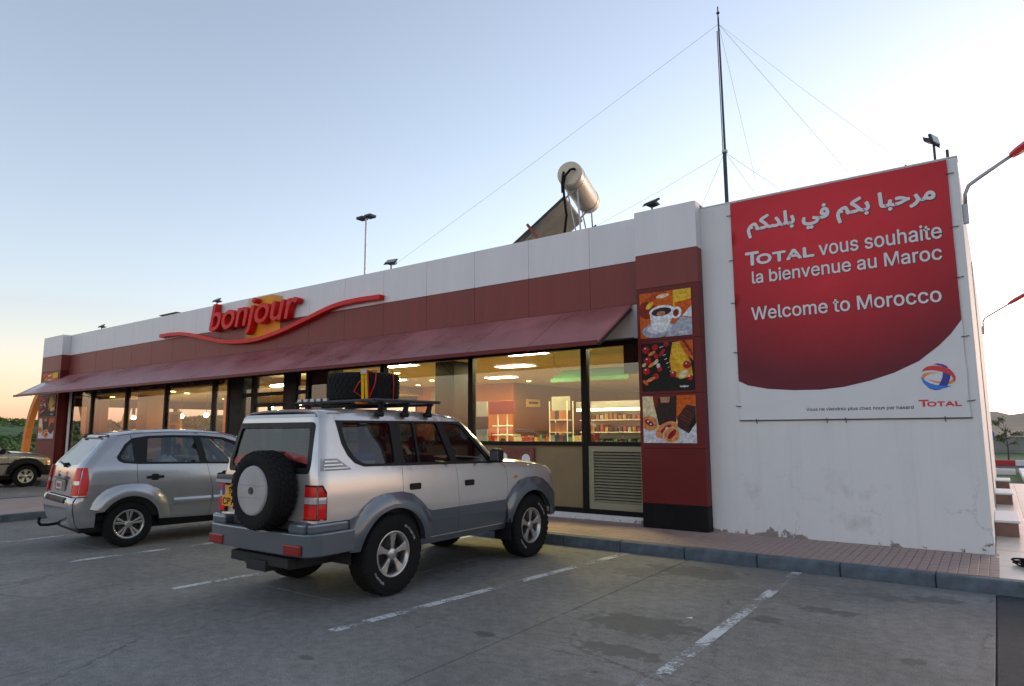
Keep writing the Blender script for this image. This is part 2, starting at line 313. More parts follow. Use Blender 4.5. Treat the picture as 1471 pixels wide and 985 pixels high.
    L(m7.outputs[2], b.inputs['Base Color']); b.inputs['Roughness'].default_value = .75
    bp = n.nodes.new('ShaderNodeBump'); bp.inputs['Strength'].default_value = .5; bp.inputs['Distance'].default_value = .008
    hh = n.nodes.new('ShaderNodeMath'); hh.operation = 'SUBTRACT'; L(c.outputs[0], hh.inputs[0]); L(fl.outputs[0], hh.inputs[1]); L(hh.outputs[0], bp.inputs['Height']); L(bp.outputs[0], b.inputs['Normal'])
wall_mat()
mat('white_panel', (.69,.675,.68), .45, var=.06, scale=2.6, stretch=.12, rvar=.08, spec=.3)
mat('red_panel', (.205,.045,.039), .42, var=.17, scale=3.2, stretch=.15, rvar=.06, spec=.22)
mat('red_dark', (.135,.016,.015), .42, var=.10, scale=1.3, spec=.2, rvar=.06)
mat('awning_red', (.29,.098,.098), .36, var=.27, scale=.7, rvar=.22, detail=3, spec=.6)
mat('black_base', (.008,.008,.009), .5, var=.3, scale=3, spec=.15)
mat('frame_dark', (.009,.008,.0075), .5, var=.2, scale=4, spec=.15)
mat('tan_infill', (.25,.18,.095), .55, var=.1, scale=2, spec=.2)
mat('louvre', (.30,.27,.185), .55, var=.1, scale=3, spec=.2)
mat('kerb_paint', (.075,.10,.125), .65, var=.45, scale=5, bump=.3, bscale=25)
mat('paver', (.36,.25,.215), .7, var=.22, scale=2.2, bump=.25, bscale=60)
mat('grout', (.13,.10,.09), .9, var=.2)
mat('tile', (.56,.50,.42), .42, var=.12, scale=1.3)
mat('brick_red', (.23,.13,.10), .8, var=.25, scale=6, bump=.3)
mat('galv', (.42,.43,.44), .45, .6, var=.12, scale=6)
mat('dark_metal', (.04,.042,.045), .5, .3, var=.2, scale=6)
mat('black_rubber', (.011,.011,.0115), .85, var=.3, scale=8, bump=.15, spec=.2)
mat('sign_red', (.62,.014,.012), .42, var=.06, scale=4, spec=.2)
mat('lamp_red', (.60,.03,.028), .4, var=.08)
mat('white_paint', (.74,.74,.73), .5, var=.06)
mat('red_paint', (.45,.03,.03), .55, var=.15, scale=5)
mat('cream_metal', (.62,.54,.40), .42, var=.06, scale=2.5)
mat('collector', (.055,.065,.06), .18, var=.3, scale=2)
mat('collector_back', (.24,.24,.185), .5, .1, var=.25, scale=3)
mat('rust', (.26,.075,.04), .8, var=.3, scale=9)
mat('grass', (.055,.115,.02), .9, var=.35, scale=1.2)
mat('far_hill', (.17,.145,.10), .95, var=.3, scale=.02)
mat('green_hill', (.055,.11,.024), .95, var=.4, scale=.25)
glass('shop_glass', (.90,.92,.90), 1.5, 0, 1.7)

# ------------------------------------------------------------------ ground
g = MB(); g.add([(-1500,-1500,-.02),(1500,-1500,-.02),(1500,1500,-.02),(-1500,1500,-.02)], [(0,1,2,3)])
tag(g.build('ground', 'soil'), kind='structure')
asp = MB().add([(-.14,-30,-.004),(40,-30,-.004),(40,8.92,-.004),(-.14,8.92,-.004)], [(0,1,2,3)]).build('asphalt_road', 'asphalt'); tag(asp, kind='structure')
lot = link(bpy.data.objects.new('parking_lot', None)); tag(lot, kind='structure')
sub = bx('joint_filler', mat('joint', (.05,.047,.045), .9), lot, -75, -.146, -30, 8.93, -.06, -.014)
xj = [-75,-60,-50,-40,-32,-25.5,-20.8]+[-16.02-0.0]+[-13.4,-10.9,-8.4,-5.95,-3.52,-.15]
yj = [-30,-15,-7,-1.5,4.72,8.91]
for i in range(len(xj)-1):
    for j in range(len(yj)-1):
        MB().box(xj[i]+.005, xj[i+1]-.005, yj[j]+.005, yj[j+1]-.005, -.03, 0).build('slab', 'concrete', lot, bevel=.004, seg=1)
# far forecourt left and behind, plain soil and grass verge beyond the building
def worn(x0, y0, x1, y1, w, parent):
    d = Vector((x1-x0, y1-y0, 0)).normalized(); nrm = Vector((-d.y, d.x, 0))*w/2
    a, b2 = Vector((x0,y0,.004)), Vector((x1,y1,.004))
    return mesh_obj('parking_line', [a-nrm, b2-nrm, b2+nrm, a+nrm], [(0,1,2,3)], 'worn_line', parent)
for (xa, xb) in [(-2.08,-2.13),(-4.9,-4.42),(-7.65,-7.25),(-10.4,-9.95),(-13.15,-12.8),(-23.4,-23.1),(-25.9,-25.7)]:
    worn(xa, 4.02 if xa < -3 else 2.3, xb, 8.88, .115, lot)

# kerb and pavement along the shop
KY = 8.93
pav = link(bpy.data.objects.new('pavement', None)); tag(pav, kind='structure')
bx('pavement_bed', 'grout', pav, -45, .35, KY+.12, 10.8, -.05, .140)
kerb = link(bpy.data.objects.new('kerb', None)); tag(kerb, kind='structure')
ks = MB().box(.003,.967,0,.13,-.06,.15).build('kerb_stone', 'kerb_paint', kerb, bevel=.022, seg=3)
KX0 = -1.659-.97*42
ks.location = (KX0, KY, 0)
for k in range(1, 52):
    c = ks.copy(); COL.objects.link(c); c.location = (KX0+.97*k, KY+random.uniform(-.004,.004), random.uniform(-.004,.004)); c.rotation_euler = (0,0,random.uniform(-.003,.003))
# island kerbs in front of the entrance
isl = link(bpy.data.objects.new('walkway_island', None)); tag(isl, kind='structure')
bx('island_paving', 'paver', isl, -19.95, -16.14, -6, 8.92, -.05, .135)
for X in (-16.14, -20.08):
    k2 = MB().box(0,.13,.003,.997,-.06,.15).build('kerb_stone', 'kerb_paint', isl, bevel=.022, seg=3); k2.location = (X,-6,0)
    for k in range(1, 15):
        c = k2.copy(); COL.objects.link(c); c.location = (X, -6+k*.995, random.uniform(-.003,.003))
# pavers: the nearest 300 singly, the rest joined
pv = MB().box(.002,.094,.002,.204,0,.03).build('paver', 'paver', pav, bevel=.003, seg=1)
spots = [(-.20-.097*i, KY+.135+.208*j) for i in range(330) for j in range(8)]
spots = [s for s in spots if s[1] < 10.62]
spots.sort(key=lambda s: s[0]**2+(s[1]-2)**2)
for i, (x, y) in enumerate(spots[:300]):
    o = pv if i == 0 else pv.copy()
    if i: COL.objects.link(o)
    o.location = (x, y, .122+random.uniform(-.0012,.0012)); o.rotation_euler = (random.uniform(-.004,.004), random.uniform(-.006,.006), 0)
rest = MB()
for (x, y) in spots[300:]: rest.box(x+.002,x+.094,y+.002,y+.204,.125,.152+random.uniform(-.0015,.0015))
o = rest.build('paver_field', 'paver', pav); tag(o, kind='stuff')
# tiled terrace along the right end wall
ter = link(bpy.data.objects.new('tiled_terrace', None)); tag(ter, kind='structure')
bx('terrace_bed', 'grout', ter, -.148, 6, KY+.12, 24.5, -.05, .138)
tl = MB().box(.004,.396,.004,.396,0,.03).build('tile', 'tile', ter, bevel=.002, seg=1)
k = 0
for j in range(38):
    for i in range(6):
        o = tl if k == 0 else tl.copy()
        if k: COL.objects.link(o)
        o.location = (-.147+.4*i, KY+.135+.4*j, .120+random.uniform(-.001,.001)); o.rotation_euler = (random.uniform(-.003,.003),)*2+(0,); k += 1
bx('tile_field', mat('tile_far', (.56,.50,.42), .45, var=.15, scale=2), ter, 2.27, 6, KY+.13, 24.4, .10, .149)

# ------------------------------------------------------------------ far right: verge, painted kerb, wall, tree, hill
v = MB().add([(-60,24.6,.01),(60,24.6,.01),(60,120,.01),(-60,120,.01)], [(0,1,2,3)]).build('grass_verge', 'grass'); tag(v, kind='structure')
rd = MB().add([(-40,33.0,.016),(60,33.0,.016),(60,38.6,.016),(-40,38.6,.016)], [(0,1,2,3)]).build('access_road', 'asphalt'); tag(rd, kind='structure')
pk = link(bpy.data.objects.new('painted_kerb', None)); tag(pk, kind='structure')
for i in range(18):
    bx('kerb_stone', 'red_paint' if i%2 == 0 else 'white_paint', pk, -4.35+i*.98, -3.38+i*.98, 38.6, 38.85, -.05, .26, bevel=.02)
we = link(bpy.data.objects.new('planter_edging', None)); tag(we, kind='structure')
bx('edging_stone', 'white_paint', we, -3, .42, 31.2, 31.45, -.05, .22, bevel=.02); bx('edging_stone', 'white_paint', we, .55, .75, 24.6, 32.9, -.05, .18, bevel=.02)
lw = MB()
lw.box(-45,60,58,58.3,-.1,1.05); lw.box(-45,60,57.95,58.35,1.05,1.13)
tag(lw.build('boundary_wall', mat('grey_block', (.23,.22,.20), .9, var=.2, scale=1)), 'long low grey boundary wall behind the grass verge', 'wall')
def hill_mesh(name, mat_, th0, th1, r0, r1, hfn, nt=90, nr=14):
    vs = []; fs = []
    for i in range(nt+1):
        th = R(th0+(th1-th0)*i/nt)
        for j in range(nr+1):
            t = j/nr; r = r0+(r1-r0)*t
            z = hfn(math.degrees(th), t)-.1
            vs.append((-math.sin(th)*r, math.cos(th)*r, z))
    for i in range(nt):
        for j in range(nr): a = i*(nr+1)+j; fs.append((a, a+1, a+nr+2, a+nr+1))
    o = mesh_obj(name, vs, fs, mat_, smooth=True); return tag(o, kind='structure')
def ss(t): t = max(0, min(1, t)); return t*t*(3-2*t)
hill_mesh('hills', 'far_hill', 12, -60, 250, 900, lambda th, t: ss(t)*(900*math.tan(R(.93+.28*ss((1.5-th)/4)+.22*math.sin(th*.9)+.10*math.sin(th*2.7+1)))+1.75))
hill_mesh('green_hillside', 'green_hill', 88, 40, 62, 150, lambda th, t: ss(t*1.25)*(150*math.tan(R(.95+.2*math.sin(th*.33+.8)+.08*math.sin(th*1.3)))+1.2))
def leaf_mass(name, mat_, n, sampler, size):
    P = np.array([sampler() for _ in range(n)]); A = rng.normal(size=(n,3)); A /= np.linalg.norm(A,axis=1)[:,None]
    B = np.cross(A, rng.normal(size=(n,3))); B /= np.linalg.norm(B,axis=1)[:,None]
    s = (size*(.6+.8*rng.random(n)))[:,None]
    V = np.stack([P-A*s, P+B*s*.5, P+A*s, P-B*s*.5], 1).reshape(-1,3)
    me = bpy.data.meshes.new(name); me.from_pydata(V.tolist(), [], [(4*i,4*i+1,4*i+2,4*i+3) for i in range(n)])
    me.materials.append(mat_ if not isinstance(mat_, str) else MATS[mat_]); return link(bpy.data.objects.new(name, me))
mat('shrub_leaf', (.07,.135,.028), .7, var=.55, scale=.35)
def shrub():
    c = shrub.c[rng.integers(len(shrub.c))]; d = rng.normal(size=3); d /= np.linalg.norm(d); d *= c[3]*(.55+.45*rng.random())
    return (c[0]+d[0], c[1]+d[1], max(.05, c[2]+d[2]*.75))
shrub.c = []
for _ in range(1500):
    th = R(rng.uniform(42,88)); t = rng.random(); r = 58+92*t
    z = ss((t-.04)*1.25)*(150*math.tan(R(.95+.2*math.sin(math.degrees(th)*.33+.8)))+1.2)
    shrub.c.append((-math.sin(th)*r, math.cos(th)*r, z+.1, rng.uniform(.45,.8)))
tag(leaf_mass('hillside_shrubs', 'shrub_leaf', 80000, shrub, .22), 'dense green shrubs covering the low hillside left of the shop', 'shrubs', kind='stuff')
# young tree on the verge
def young_tree(x, y, h, label, seed):
    rs = random.Random(seed); t = thing('young_tree', label, 'tree', (x,y,0), 'young trees on the verge')
    b = MB(); tips = []
    b.tube([(0,0,-.05),(.03,.02,h*.35),(-.02,.0,h*.6),(.04,.02,h*.85)], [.035,.028,.02,.008], 6)
    for i in range(11):
        a = rs.uniform(0,6.28); z = h*rs.uniform(.32,.72); l = h*rs.uniform(.2,.42)
        e = (math.cos(a)*l, math.sin(a)*l, z+l*rs.uniform(.2,.8)); b.tube([(0,0,z),(e[0]*.5,e[1]*.5,(z+e[2])/2+.04),e], [.014,.01,.004], 5); tips.append(e)
    b.build('trunk', mat('bark', (.10,.07,.05), .9, var=.3), t, smooth=True)
    def smp():
        e = tips[rs.randrange(len(tips))]; f = rs.uniform(.55,1.1); return (e[0]*f+rs.gauss(0,.09), e[1]*f+rs.gauss(0,.09), e[2]+rs.gauss(0,.07))
    lf = leaf_mass('crown', mat('tree_leaf', (.10,.11,.035), .7, var=.4, scale=3), 700, smp, .055); lf.parent = t
young_tree(.35, 44, 2.3, 'small sparse young tree on the grass verge, nearest the shop wall', 3)
young_tree(1.9, 47, 2.0, 'small sparse young tree on the verge, further right at the photo edge', 9)
s = thing('road_sign', 'small blue round road sign on a post just past the end wall', 'road sign', (-.42,39.6,0))
MB().cyl((0,0,-.1),(0,0,1.55),.025,n=8).build('post', 'galv', s); MB().cyl((0,-.03,1.45),(0,-.045,1.45),.28,n=24).build('sign_plate', mat('sign_blue', (.02,.07,.42), .4), s)
# ------------------------------------------------------------------ shop building
FY, WY, BY, PY = 10.66, 10.77, 10.59, 10.37      # fascia, window, banner-wall and pillar planes
shop = thing('shop_building', 'long single storey service station shop with white parapet, red fascia and glass front', 'building', (-15,10.7,0))
SX, SY = -15, 10.7
def part(o, p=None):
    o.parent = p or shop; return o
def sh(name, material, x0, x1, y0, y1, z0, z1, bevel=0, p=None):
    o = bx(name, material, None, x0, x1, y0, y1, z0, z1, bevel); o.parent = p or shop
    if p is None or p is shop: o.matrix_parent_inverse = Matrix.Translation((-SX,-SY,0))
    return o
def own(o):
    o.parent = shop; o.matrix_parent_inverse = Matrix.Translation((-SX,-SY,0)); return o
# end wall with the banner (returns along the right side)
w = own(MB().prism([(-3.78,BY,.05),(-.15,BY,.05),(-.15,28,.05),(-.40,28,.05),(-.40,BY+.25,.05),(-3.78,BY+.25,.05)], (0,0,5.38)).build('end_wall', 'white_render', bevel=.012))
own(MB().box(-.149,-.135,15.2,15.3,.3,4.9).build('downpipe', mat('pipe_pink', (.45,.36,.33), .6)))
sh('coping', 'white_render', -3.77, -.143, BY-.004, BY+.262, 5.431, 5.448)
# pillars of red panels
def pillar(x0, x1, nm):
    core = own(bx('pillar', 'red_dark', None, x0+.02, x1-.02, PY+.03, 10.95, .16, 5.4))
    for (za, zb, mt) in [(.15,.547,'black_base'),(.551,1.44,'red_dark'),(1.445,2.335,'red_dark'),(2.34,3.235,'red_dark'),(3.24,4.14,'red_dark'),(4.145,4.735,'red_panel'),(4.739,5.52,'white_panel')]:
        o = bx('cladding_panel', mt, core, x0, x1, PY, PY+.03, za, zb, .003)
        o = bx('cladding_panel', mt, core, x1-.03, x1, PY+.032, BY-.003 if x1 > -10 else 10.73, za, zb, .003)
        o = bx('cladding_panel', mt, core, x0, x0+.03, PY+.032, FY+.02 if x1 > -10 else 10.9, za, zb, .003)
    bx('cladding_panel', 'white_panel', core, x0+.001, x1-.001, PY+.031, FY+.2, 5.505, 5.521)
    return core
pillar(-4.86,-3.76,'a'); pillar(-30.84,-29.0,'b')
# fascia: white upper and red lower panels
sh('fascia_beam', 'frame_dark', -29.0, -4.86, FY+.031, FY+.26, 3.98, 5.49)
xs_ = [-4.865]; x = -5.93
while x > -28.9: xs_.append(x); x -= 1.385
xs_.append(-28.995)
for a, b in zip(xs_[:-1], xs_[1:]):
    sh('fascia_panel', 'white_panel', b+.003, a-.003, FY, FY+.03, 4.738, 5.518, .003)
    sh('fascia_panel', 'red_panel', b+.003, a-.003, FY+.004, FY+.034, 3.965, 4.732, .003)
sh('parapet_cap', 'white_panel', -28.99, -4.87, FY+.002, FY+.27, 5.5185, 5.528)
# roof slab and the hidden shell
sh('roof_slab', mat('roof_felt', (.2,.2,.2), .9), -29.9, -.41, FY+.27, 28, 4.6, 4.75)
sh('rear_wall', 'white_render', -13.9, -.41, 27.8, 28, .1, 5.4)
sh('side_parapet', 'white_render', -30.2, -29.9, 10.95, 19.6, 3.3, 5.4)
sh('rear_parapet', 'white_render', -29.9, -14.2, 19.4, 19.6, 3.3, 5.4)
# awning
aw = own(link(bpy.data.objects.new('awning', None)))
def awn(x, t): return Vector((x, 10.63+(9.32-10.63)*t, 3.955+(3.16-3.955)*t))
nrm = Vector((0, -(3.955-3.16), (10.63-9.32)*-1)).normalized()*-1
AX0, AX1 = -30.2, -5.06; n = 18; wd = (AX1-AX0)/n
for i in range(n):
    a = AX0+i*wd+.006; b = a+wd-.012
    top = [awn(a,0), awn(b,0), awn(b,1), awn(a,1)]
    MB().prism(top, Vector((0,.02,-.03))).build('awning_panel', 'awning_red', aw, bevel=.003)
MB().box(AX0,AX1,9.285,9.318,3.10,3.175).build('awning_edge', 'red_dark', aw, bevel=.006)
for i in range(n+1):
    x = AX0+.03+i*(AX1-AX0-.06)/n
    MB().tube([awn(x,.98)+Vector((0,.05,-.06)), awn(x,.02)+Vector((0,.03,-.07))], .022, 6).build('awning_rib', 'dark_metal', aw)
    MB().tube([awn(x,.9)+Vector((0,.05,-.06)), Vector((x,10.70,3.36))], .016, 6).build('awning_stay', 'dark_metal', aw)
sh('header_band', 'white_panel', -28.99, -4.87, 10.70, 10.92, 3.36, 3.97)
# glazing
mull = [-4.93,-6.15,-8.88,-11.56,-14.33,-17.98,-18.78,-21.6,-24.3,-27.0,-28.95]
for i, x in enumerate(mull):
    sh('mullion', 'frame_dark', x-.062, x+.062, WY-.03, WY+.11, .25, 3.36, .006)
sh('top_rail', 'frame_dark', -28.9, -4.9, WY-.022, WY+.1, 3.26, 3.37)
for a, b in zip(mull[:-1], mull[1:]):
    if a == -14.33: continue
    win = own(link(bpy.data.objects.new('window', None)))
    xa, xb = b+.062, a-.062
    bx('bottom_rail', 'frame_dark', win, xa, xb, WY-.02, WY+.09, .25, .335)
    if a > -14:
        bx('sill_rail', 'frame_dark', win, xa, xb, WY-.025, WY+.1, 1.46, 1.535)
        bx('pane', 'shop_glass', win, xa, xb, WY+.02, WY+.028, 1.53, 3.27)
        if a > -5:
            fr = bx('louvre_frame', 'frame_dark', win, xa, xb, WY+.05, WY+.07, .335, 1.46)
            for (p0,p1,q0,q1) in [(xa+.002,xa+.1,.337,1.458),(xb-.06,xb-.002,.337,1.458),(xa+.1,xb-.06,.337,.46),(xa+.1,xb-.06,1.36,1.458)]: bx('louvre_border', 'louvre', win, p0, p1, WY-.01, WY+.05, q0, q1)
            for k in range(17):
                z = .472+k*.0525
                MB().prism([(xa+.1,WY-.012,z),(xa+.1,WY+.044,z+.030),(xa+.1,WY+.047,z+.024),(xa+.1,WY-.009,z-.006)], (xb-xa-.16,0,0)).build('louvre_slat', 'louvre', win)
        else:
            bx('infill_panel', 'tan_infill', win, xa, xb, WY+.04, WY+.07, .335, 1.46)
    else:
        bx('pane', 'shop_glass', win, xa, xb, WY+.02, WY+.028, .33, 3.27)
sh('plinth', 'white_render', -28.95, -4.87, WY-.06, WY+.15, .10, .25)
sh('corner_trim', 'white_paint', -28.9, -28.72, WY-.06, WY-.03, .25, 3.36)
sh('side_block', 'frame_dark', -5.35, -4.94, WY+.03, WY+.2, 2.75, 3.3)
# entrance
ent = own(link(bpy.data.objects.new('entrance', None)))
def en(nm, m, *a): return bx(nm, m, ent, *a)
en('column', 'frame_dark', -17.92, -17.24, WY-.01, WY+.5, .16, 3.36); en('column', 'frame_dark', -14.37, -13.68, WY+.12, WY+.6, .16, 3.36)
en('door_post', 'frame_dark', -16.86, -16.69, WY, WY+.1, .16, 3.3); en('door_post', 'frame_dark', -15.38, -14.84, WY, WY+.15, .16, 3.3)
en('transom', 'frame_dark', -17.24, -14.40, WY+.005, WY+.09, 2.72, 2.82); en('door_head', 'frame_dark', -16.69, -15.38, WY+.01, WY+.085, 2.42, 2.52)
en('door_stile', 'frame_dark', -16.08, -15.98, WY+.012, WY+.08, .18, 2.42)
for (a, b, z0, z1) in [(-17.24,-16.86,.17,2.72),(-17.24,-16.86,2.82,3.28),(-16.69,-15.38,2.82,3.28),(-16.69,-16.08,.2,2.42),(-15.98,-15.38,.2,2.42),(-14.84,-14.40,.2,2.72),(-14.84,-14.40,2.82,3.28)]: en('pane', 'shop_glass', a, b, WY+.04, WY+.048, z0, z1)

# interior
mat('ceiling', (.62,.50,.30), .8, var=.05); mat('shop_floor', (.32,.27,.22), .3, var=.1); mat('brown_wall', (.17,.085,.05), .6, var=.1); mat('orange_wall', (.42,.12,.03), .6, var=.1)
def ceil_tiles(mname):
    M, n, b, L = node_mat(mname)
    geo = n.nodes.new('ShaderNodeNewGeometry'); br = n.nodes.new('ShaderNodeTexBrick'); br.offset = 0; br.inputs['Scale'].default_value = 1; br.inputs['Brick Width'].default_value = 1.2; br.inputs['Row Height'].default_value = .3; br.inputs['Mortar Size'].default_value = .012
    br.inputs['Color1'].default_value = (.60,.44,.19,1); br.inputs['Color2'].default_value = (.64,.47,.21,1); br.inputs['Mortar'].default_value = (.3,.2,.1,1); L(geo.outputs['Position'], br.inputs['Vector']); L(br.outputs[0], b.inputs['Base Color']); b.inputs['Roughness'].default_value = .6
ceil_tiles('ceiling_strip')
sh('ceiling', 'ceiling_strip', -18.5, -4.6, WY+.13, 27.8, 3.45, 3.5)
sh('ceiling', 'ceiling_strip', -29.9, -18.5, WY+.13, 19.4, 3.12, 3.17)
sh('bulkhead', 'brown_wall', -18.5, -18.4, WY+.13, 19.3, 3.17, 3.45)
sh('floor', 'shop_floor', -29.9, -4.6, WY+.02, 27.8, .05, .165)
sh('partition', 'brown_wall', -4.75, -4.6, WY+.13, 27.8, .165, 3.45)
sh('back_wall', 'orange_wall', -18.7, -14.0, 19.3, 19.4, .165, 3.45); sh('back_wall', mat('olive_wall', (.24,.21,.13), .6), -17.9, -16.0, 19.25, 19.3, .165, 3.3)
sh('inner_wall', 'brown_wall', -14.1, -14.0, 19.4, 27.8, .165, 3.45); sh('inner_wall', 'brown_wall', -14.0, -4.75, 27.6, 27.8, .165, 3.45)
sh('rear_sill', 'frame_dark', -29.9, -18.7, 19.3, 19.4, .16, .3); sh('rear_head', 'frame_dark', -29.9, -18.7, 19.3, 19.4, 2.95, 3.4)
for x in (-29.8,-27.5,-25.2,-22.9,-20.6,-18.75): sh('rear_mullion', 'frame_dark', x-.05, x+.05, 19.3, 19.4, .3, 2.95)
sh('side_sill', 'frame_dark', -30.0, -29.9, 10.95, 19.4, .1, .35); sh('side_head', 'frame_dark', -30.0, -29.9, 10.95, 19.4, 2.78, 3.4)
for y in (11.9,13.6,15.4,17.2,19.3): sh('side_mullion', 'frame_dark', -29.99, -29.91, y-.05, y+.05, .35, 2.78)
for (xa, xb, ya, yb, mt) in [(-11.3,-10.68,12.3,12.9,'frame_dark'),(-26.6,-25.8,12.2,12.8,'brown_wall'),(-24.2,-23.5,14.3,15.0,'orange_wall'),(-28.75,-27.6,11.3,11.6,'brown_wall')]: sh('column', mt, xa, xb, ya, yb, .165, 3.12 if xa < -18 else 3.45)

# lights the shop has: recessed troffers and downlights (they are lit in the photograph)
mat('lamp_white', (.9,.9,.85), .5, emit=(1,.93,.74), estr=7); mat('lamp_cool', (.9,.95,.95), .5, emit=(.75,1,.92), estr=9); mat('lamp_warm', (.9,.8,.6), .5, emit=(1,.72,.33), estr=9); mat('lamp_rim', (.6,.58,.5), .4)
WARM = (1,.70,.32)
def troffer(x, y, z, sx, sy, label, power, cool=False):
    t = thing('ceiling_light', label, 'ceiling light', (x,y,z), 'lit ceiling troffers in the shop')
    f = MB(); 
    for (a,b,c,d) in [(-sx,sx,-sy,-sy+.03),(-sx,sx,sy-.03,sy),(-sx,-sx+.03,-sy+.03,sy-.03),(sx-.03,sx,-sy+.03,sy-.03)]: f.box(a,b,c,d,-.03,.0)
    f.build('frame', 'lamp_rim', t)
    for k in (-1,0,1):
        MB().cyl((-sx+.05,k*sy*.55,-.012),(sx-.05,k*sy*.55,-.012),.028,n=8).build('tube', 'lamp_cool' if cool else 'lamp_white', t)
    l = bpy.data.objects.new('lamp', bpy.data.lights.new('lamp', 'AREA')); link(l, t); l.data.shape = 'RECTANGLE'; l.data.size = sx*1.8; l.data.size_y = sy*1.8
    l.data.energy = power*.55; l.data.color = (.8,1,.9) if cool else (1,.78,.20); l.location = (0,0,-.045)
for i, (x, y, p, lab) in enumerate([(-8.3,11.9,38,'square lit ceiling light just inside the glass, above the green canopy window'),(-10.14,14.12,38,'lit ceiling light second row behind the large right window'),(-12.68,16.89,38,'lit ceiling light furthest back in the right window'),
        (-12.4,12.1,34,'lit ceiling light above the tyre on the roof rack'),(-9.75,11.55,0,'lit ceiling light close behind the mullion right of the dark column'),(-6.2,11.6,26,'lit ceiling light at the right end beside the pillar'),(-14.2,22.0,0,'lit ceiling light deep in the back aisle'),(-8.0,20.0,60,'lit ceiling light over the back counter'),(-16.2,15.5,34,'lit ceiling light over the middle of the shop')]):
    if x < -14.05 and y > 19.2: continue
    troffer(x, y, 3.445, .55, .3, lab, p)
troffer(-17.0, 11.9, 3.12, .55, .16, 'bright cool white light box above the entrance door', 22, True)
def downlight(x, y, z, label, p):
    t = thing('downlight', label, 'ceiling light', (x,y,z), 'round warm downlights')
    MB().lathe([(.085,0),(.11,0),(.115,-.012),(.085,-.014)], 20, 'Z', closed=True).build('rim', 'lamp_rim', t); MB().cyl((0,0,.0),(0,0,-.008),.085,n=20).build('bulb', 'lamp_warm', t)
    if p:
        l = bpy.data.objects.new('lamp', bpy.data.lights.new('lamp', 'AREA')); link(l, t); l.data.shape = 'DISK'; l.data.size = .17; l.data.energy = p*.45; l.data.color = (1,.62,.2); l.location = (0,0,-.03)
for (x, y, z, p, lab) in [(-14.26,13.85,3.445,0,'round downlight behind the roof rack load'),(-15.4,16.6,3.445,14,'round downlight above the orange wall'),(-17.4,18.0,3.445,12,'round downlight by the back wall, left of the dark column'),(-13.06,19.0,3.445,10,'round downlight on the brown wall corner'),
        (-20.2,13.0,3.115,12,'round downlight left of the entrance'),(-23.2,12.3,3.115,14,'round downlight above the middle left window'),(-22.6,11.5,3.115,0,'round downlight near the left mullions'),(-27.8,11.8,3.115,14,'round downlight in the leftmost bay'),(-26.0,15.4,3.115,12,'round downlight deep in the left cafe'),(-22.2,16.0,3.115,12,'round downlight over the left cafe rear')]:
    downlight(x, y, z, lab, p)
# round wall globes in the cafe
for (x, y, z, lab) in [(-28.6,13.0,2.35,'small glowing globe lamp, first from the left'),(-27.2,13.3,2.35,'small glowing globe lamp, second from the left'),(-25.2,13.2,2.35,'small glowing globe lamp, third from the left'),(-23.1,13.0,2.35,'small glowing globe lamp, fourth from the left'),(-18.6,12.6,2.52,'glowing globe lamp seen through the entrance door'),(-17.4,12.75,2.52,'glowing globe lamp just right of the entrance')]:
    t = thing('globe_lamp', lab, 'lamp', (x,y,z), 'glowing globe lamps'); MB().cyl((0,0,.07),(0,0,3.115-z),.008,n=6).build('cord', 'dark_metal', t)
    MB().lathe([(.001,-.085)]+[(.085*math.sin(a*math.pi/10), -.085*math.cos(a*math.pi/10)) for a in range(1,10)]+[(.001,.085)], 16, 'Z').build('globe', 'lamp_warm', t, smooth=True)

# shop furniture seen through the glass
PC = [mat('prod%d'%i, c, .4, var=.1) for i, c in enumerate([(.32,.03,.03),(.42,.26,.04),(.08,.16,.05),(.05,.07,.17),(.42,.40,.35),(.26,.09,.03),(.02,.02,.02),(.34,.13,.03)])]
def gondola(x0, x1, y, label):
    t = thing('gondola_shelf', label, 'shelf', ((x0+x1)/2,y,.165)); L_ = (x1-x0)/2
    bx('backboard', 'white_paint', t, -L_, L_, -.02, .02, 0, 1.25)
    for z in (.1,.5,.9,1.2): bx('shelf_board', 'white_paint', t, -L_, L_, -.32, .32, z, z+.025)
    for z in (.125,.525,.925,1.225):
        x = -L_+.02
        while x < L_-.15:
            wd = random.uniform(.05,.15); h = random.uniform(.10,.30)
            for yy in (-.3,.03):
                bx('product_pack', random.choice(PC), t, x, x+wd-.01, yy, yy+.26, z, z+h*random.uniform(.8,1.1), .008)
            x += wd
gondola(-11.6,-9.3,13.4,'low shop shelf packed with bright snack packets behind the off-roader bonnet'); gondola(-9.2,-7.9,14.6,'short snack shelf behind the magazine rack'); gondola(-12.5,-10.2,16.5,'second row snack shelf deeper in the shop')
t = thing('wire_rack', 'white wire magazine rack with papers near the right mullion', 'rack', (-7.55,12.2,.165))
for x in (-.22,.22):
    for y in (-.12,.12): MB().cyl((x,y,0),(x,y,2.2),.012,n=6).build('post', 'white_paint', t)
for k in range(5):
    z = .75+k*.26; bx('rack_tray', 'white_paint', t, -.22, .22, -.14, .14, z, z+.012)
    for i in range(4): bx('magazine', random.choice(PC[3:]), t, -.21+i*.106, -.11+i*.106, -.1, -.085, z+.012, z+.21)
bx('header_board', mat('pale_board', (.30,.31,.31), .5), t, -.23, .23, -.02, .0, 2.0, 2.3)
t = thing('display_frame', 'white frame stand with a rounded red board on top', 'display stand', (-9.05,12.1,.165))
for x in (-.13,.13): MB().cyl((x,0,0),(x,0,1.98),.016,n=8).build('post', 'white_paint', t)
for z in (1.48,1.68): MB().cyl((-.28,0,z),(.28,0,z),.016,n=8).build('crossbar', 'white_paint', t)
bx('red_board', mat('board_red', (.20,.014,.014), .5), t, -.36, .36, -.04, -.02, 1.95, 2.25, .06)
bx('base', 'white_paint', t, -.3, .3, -.25, .25, 0, .04)
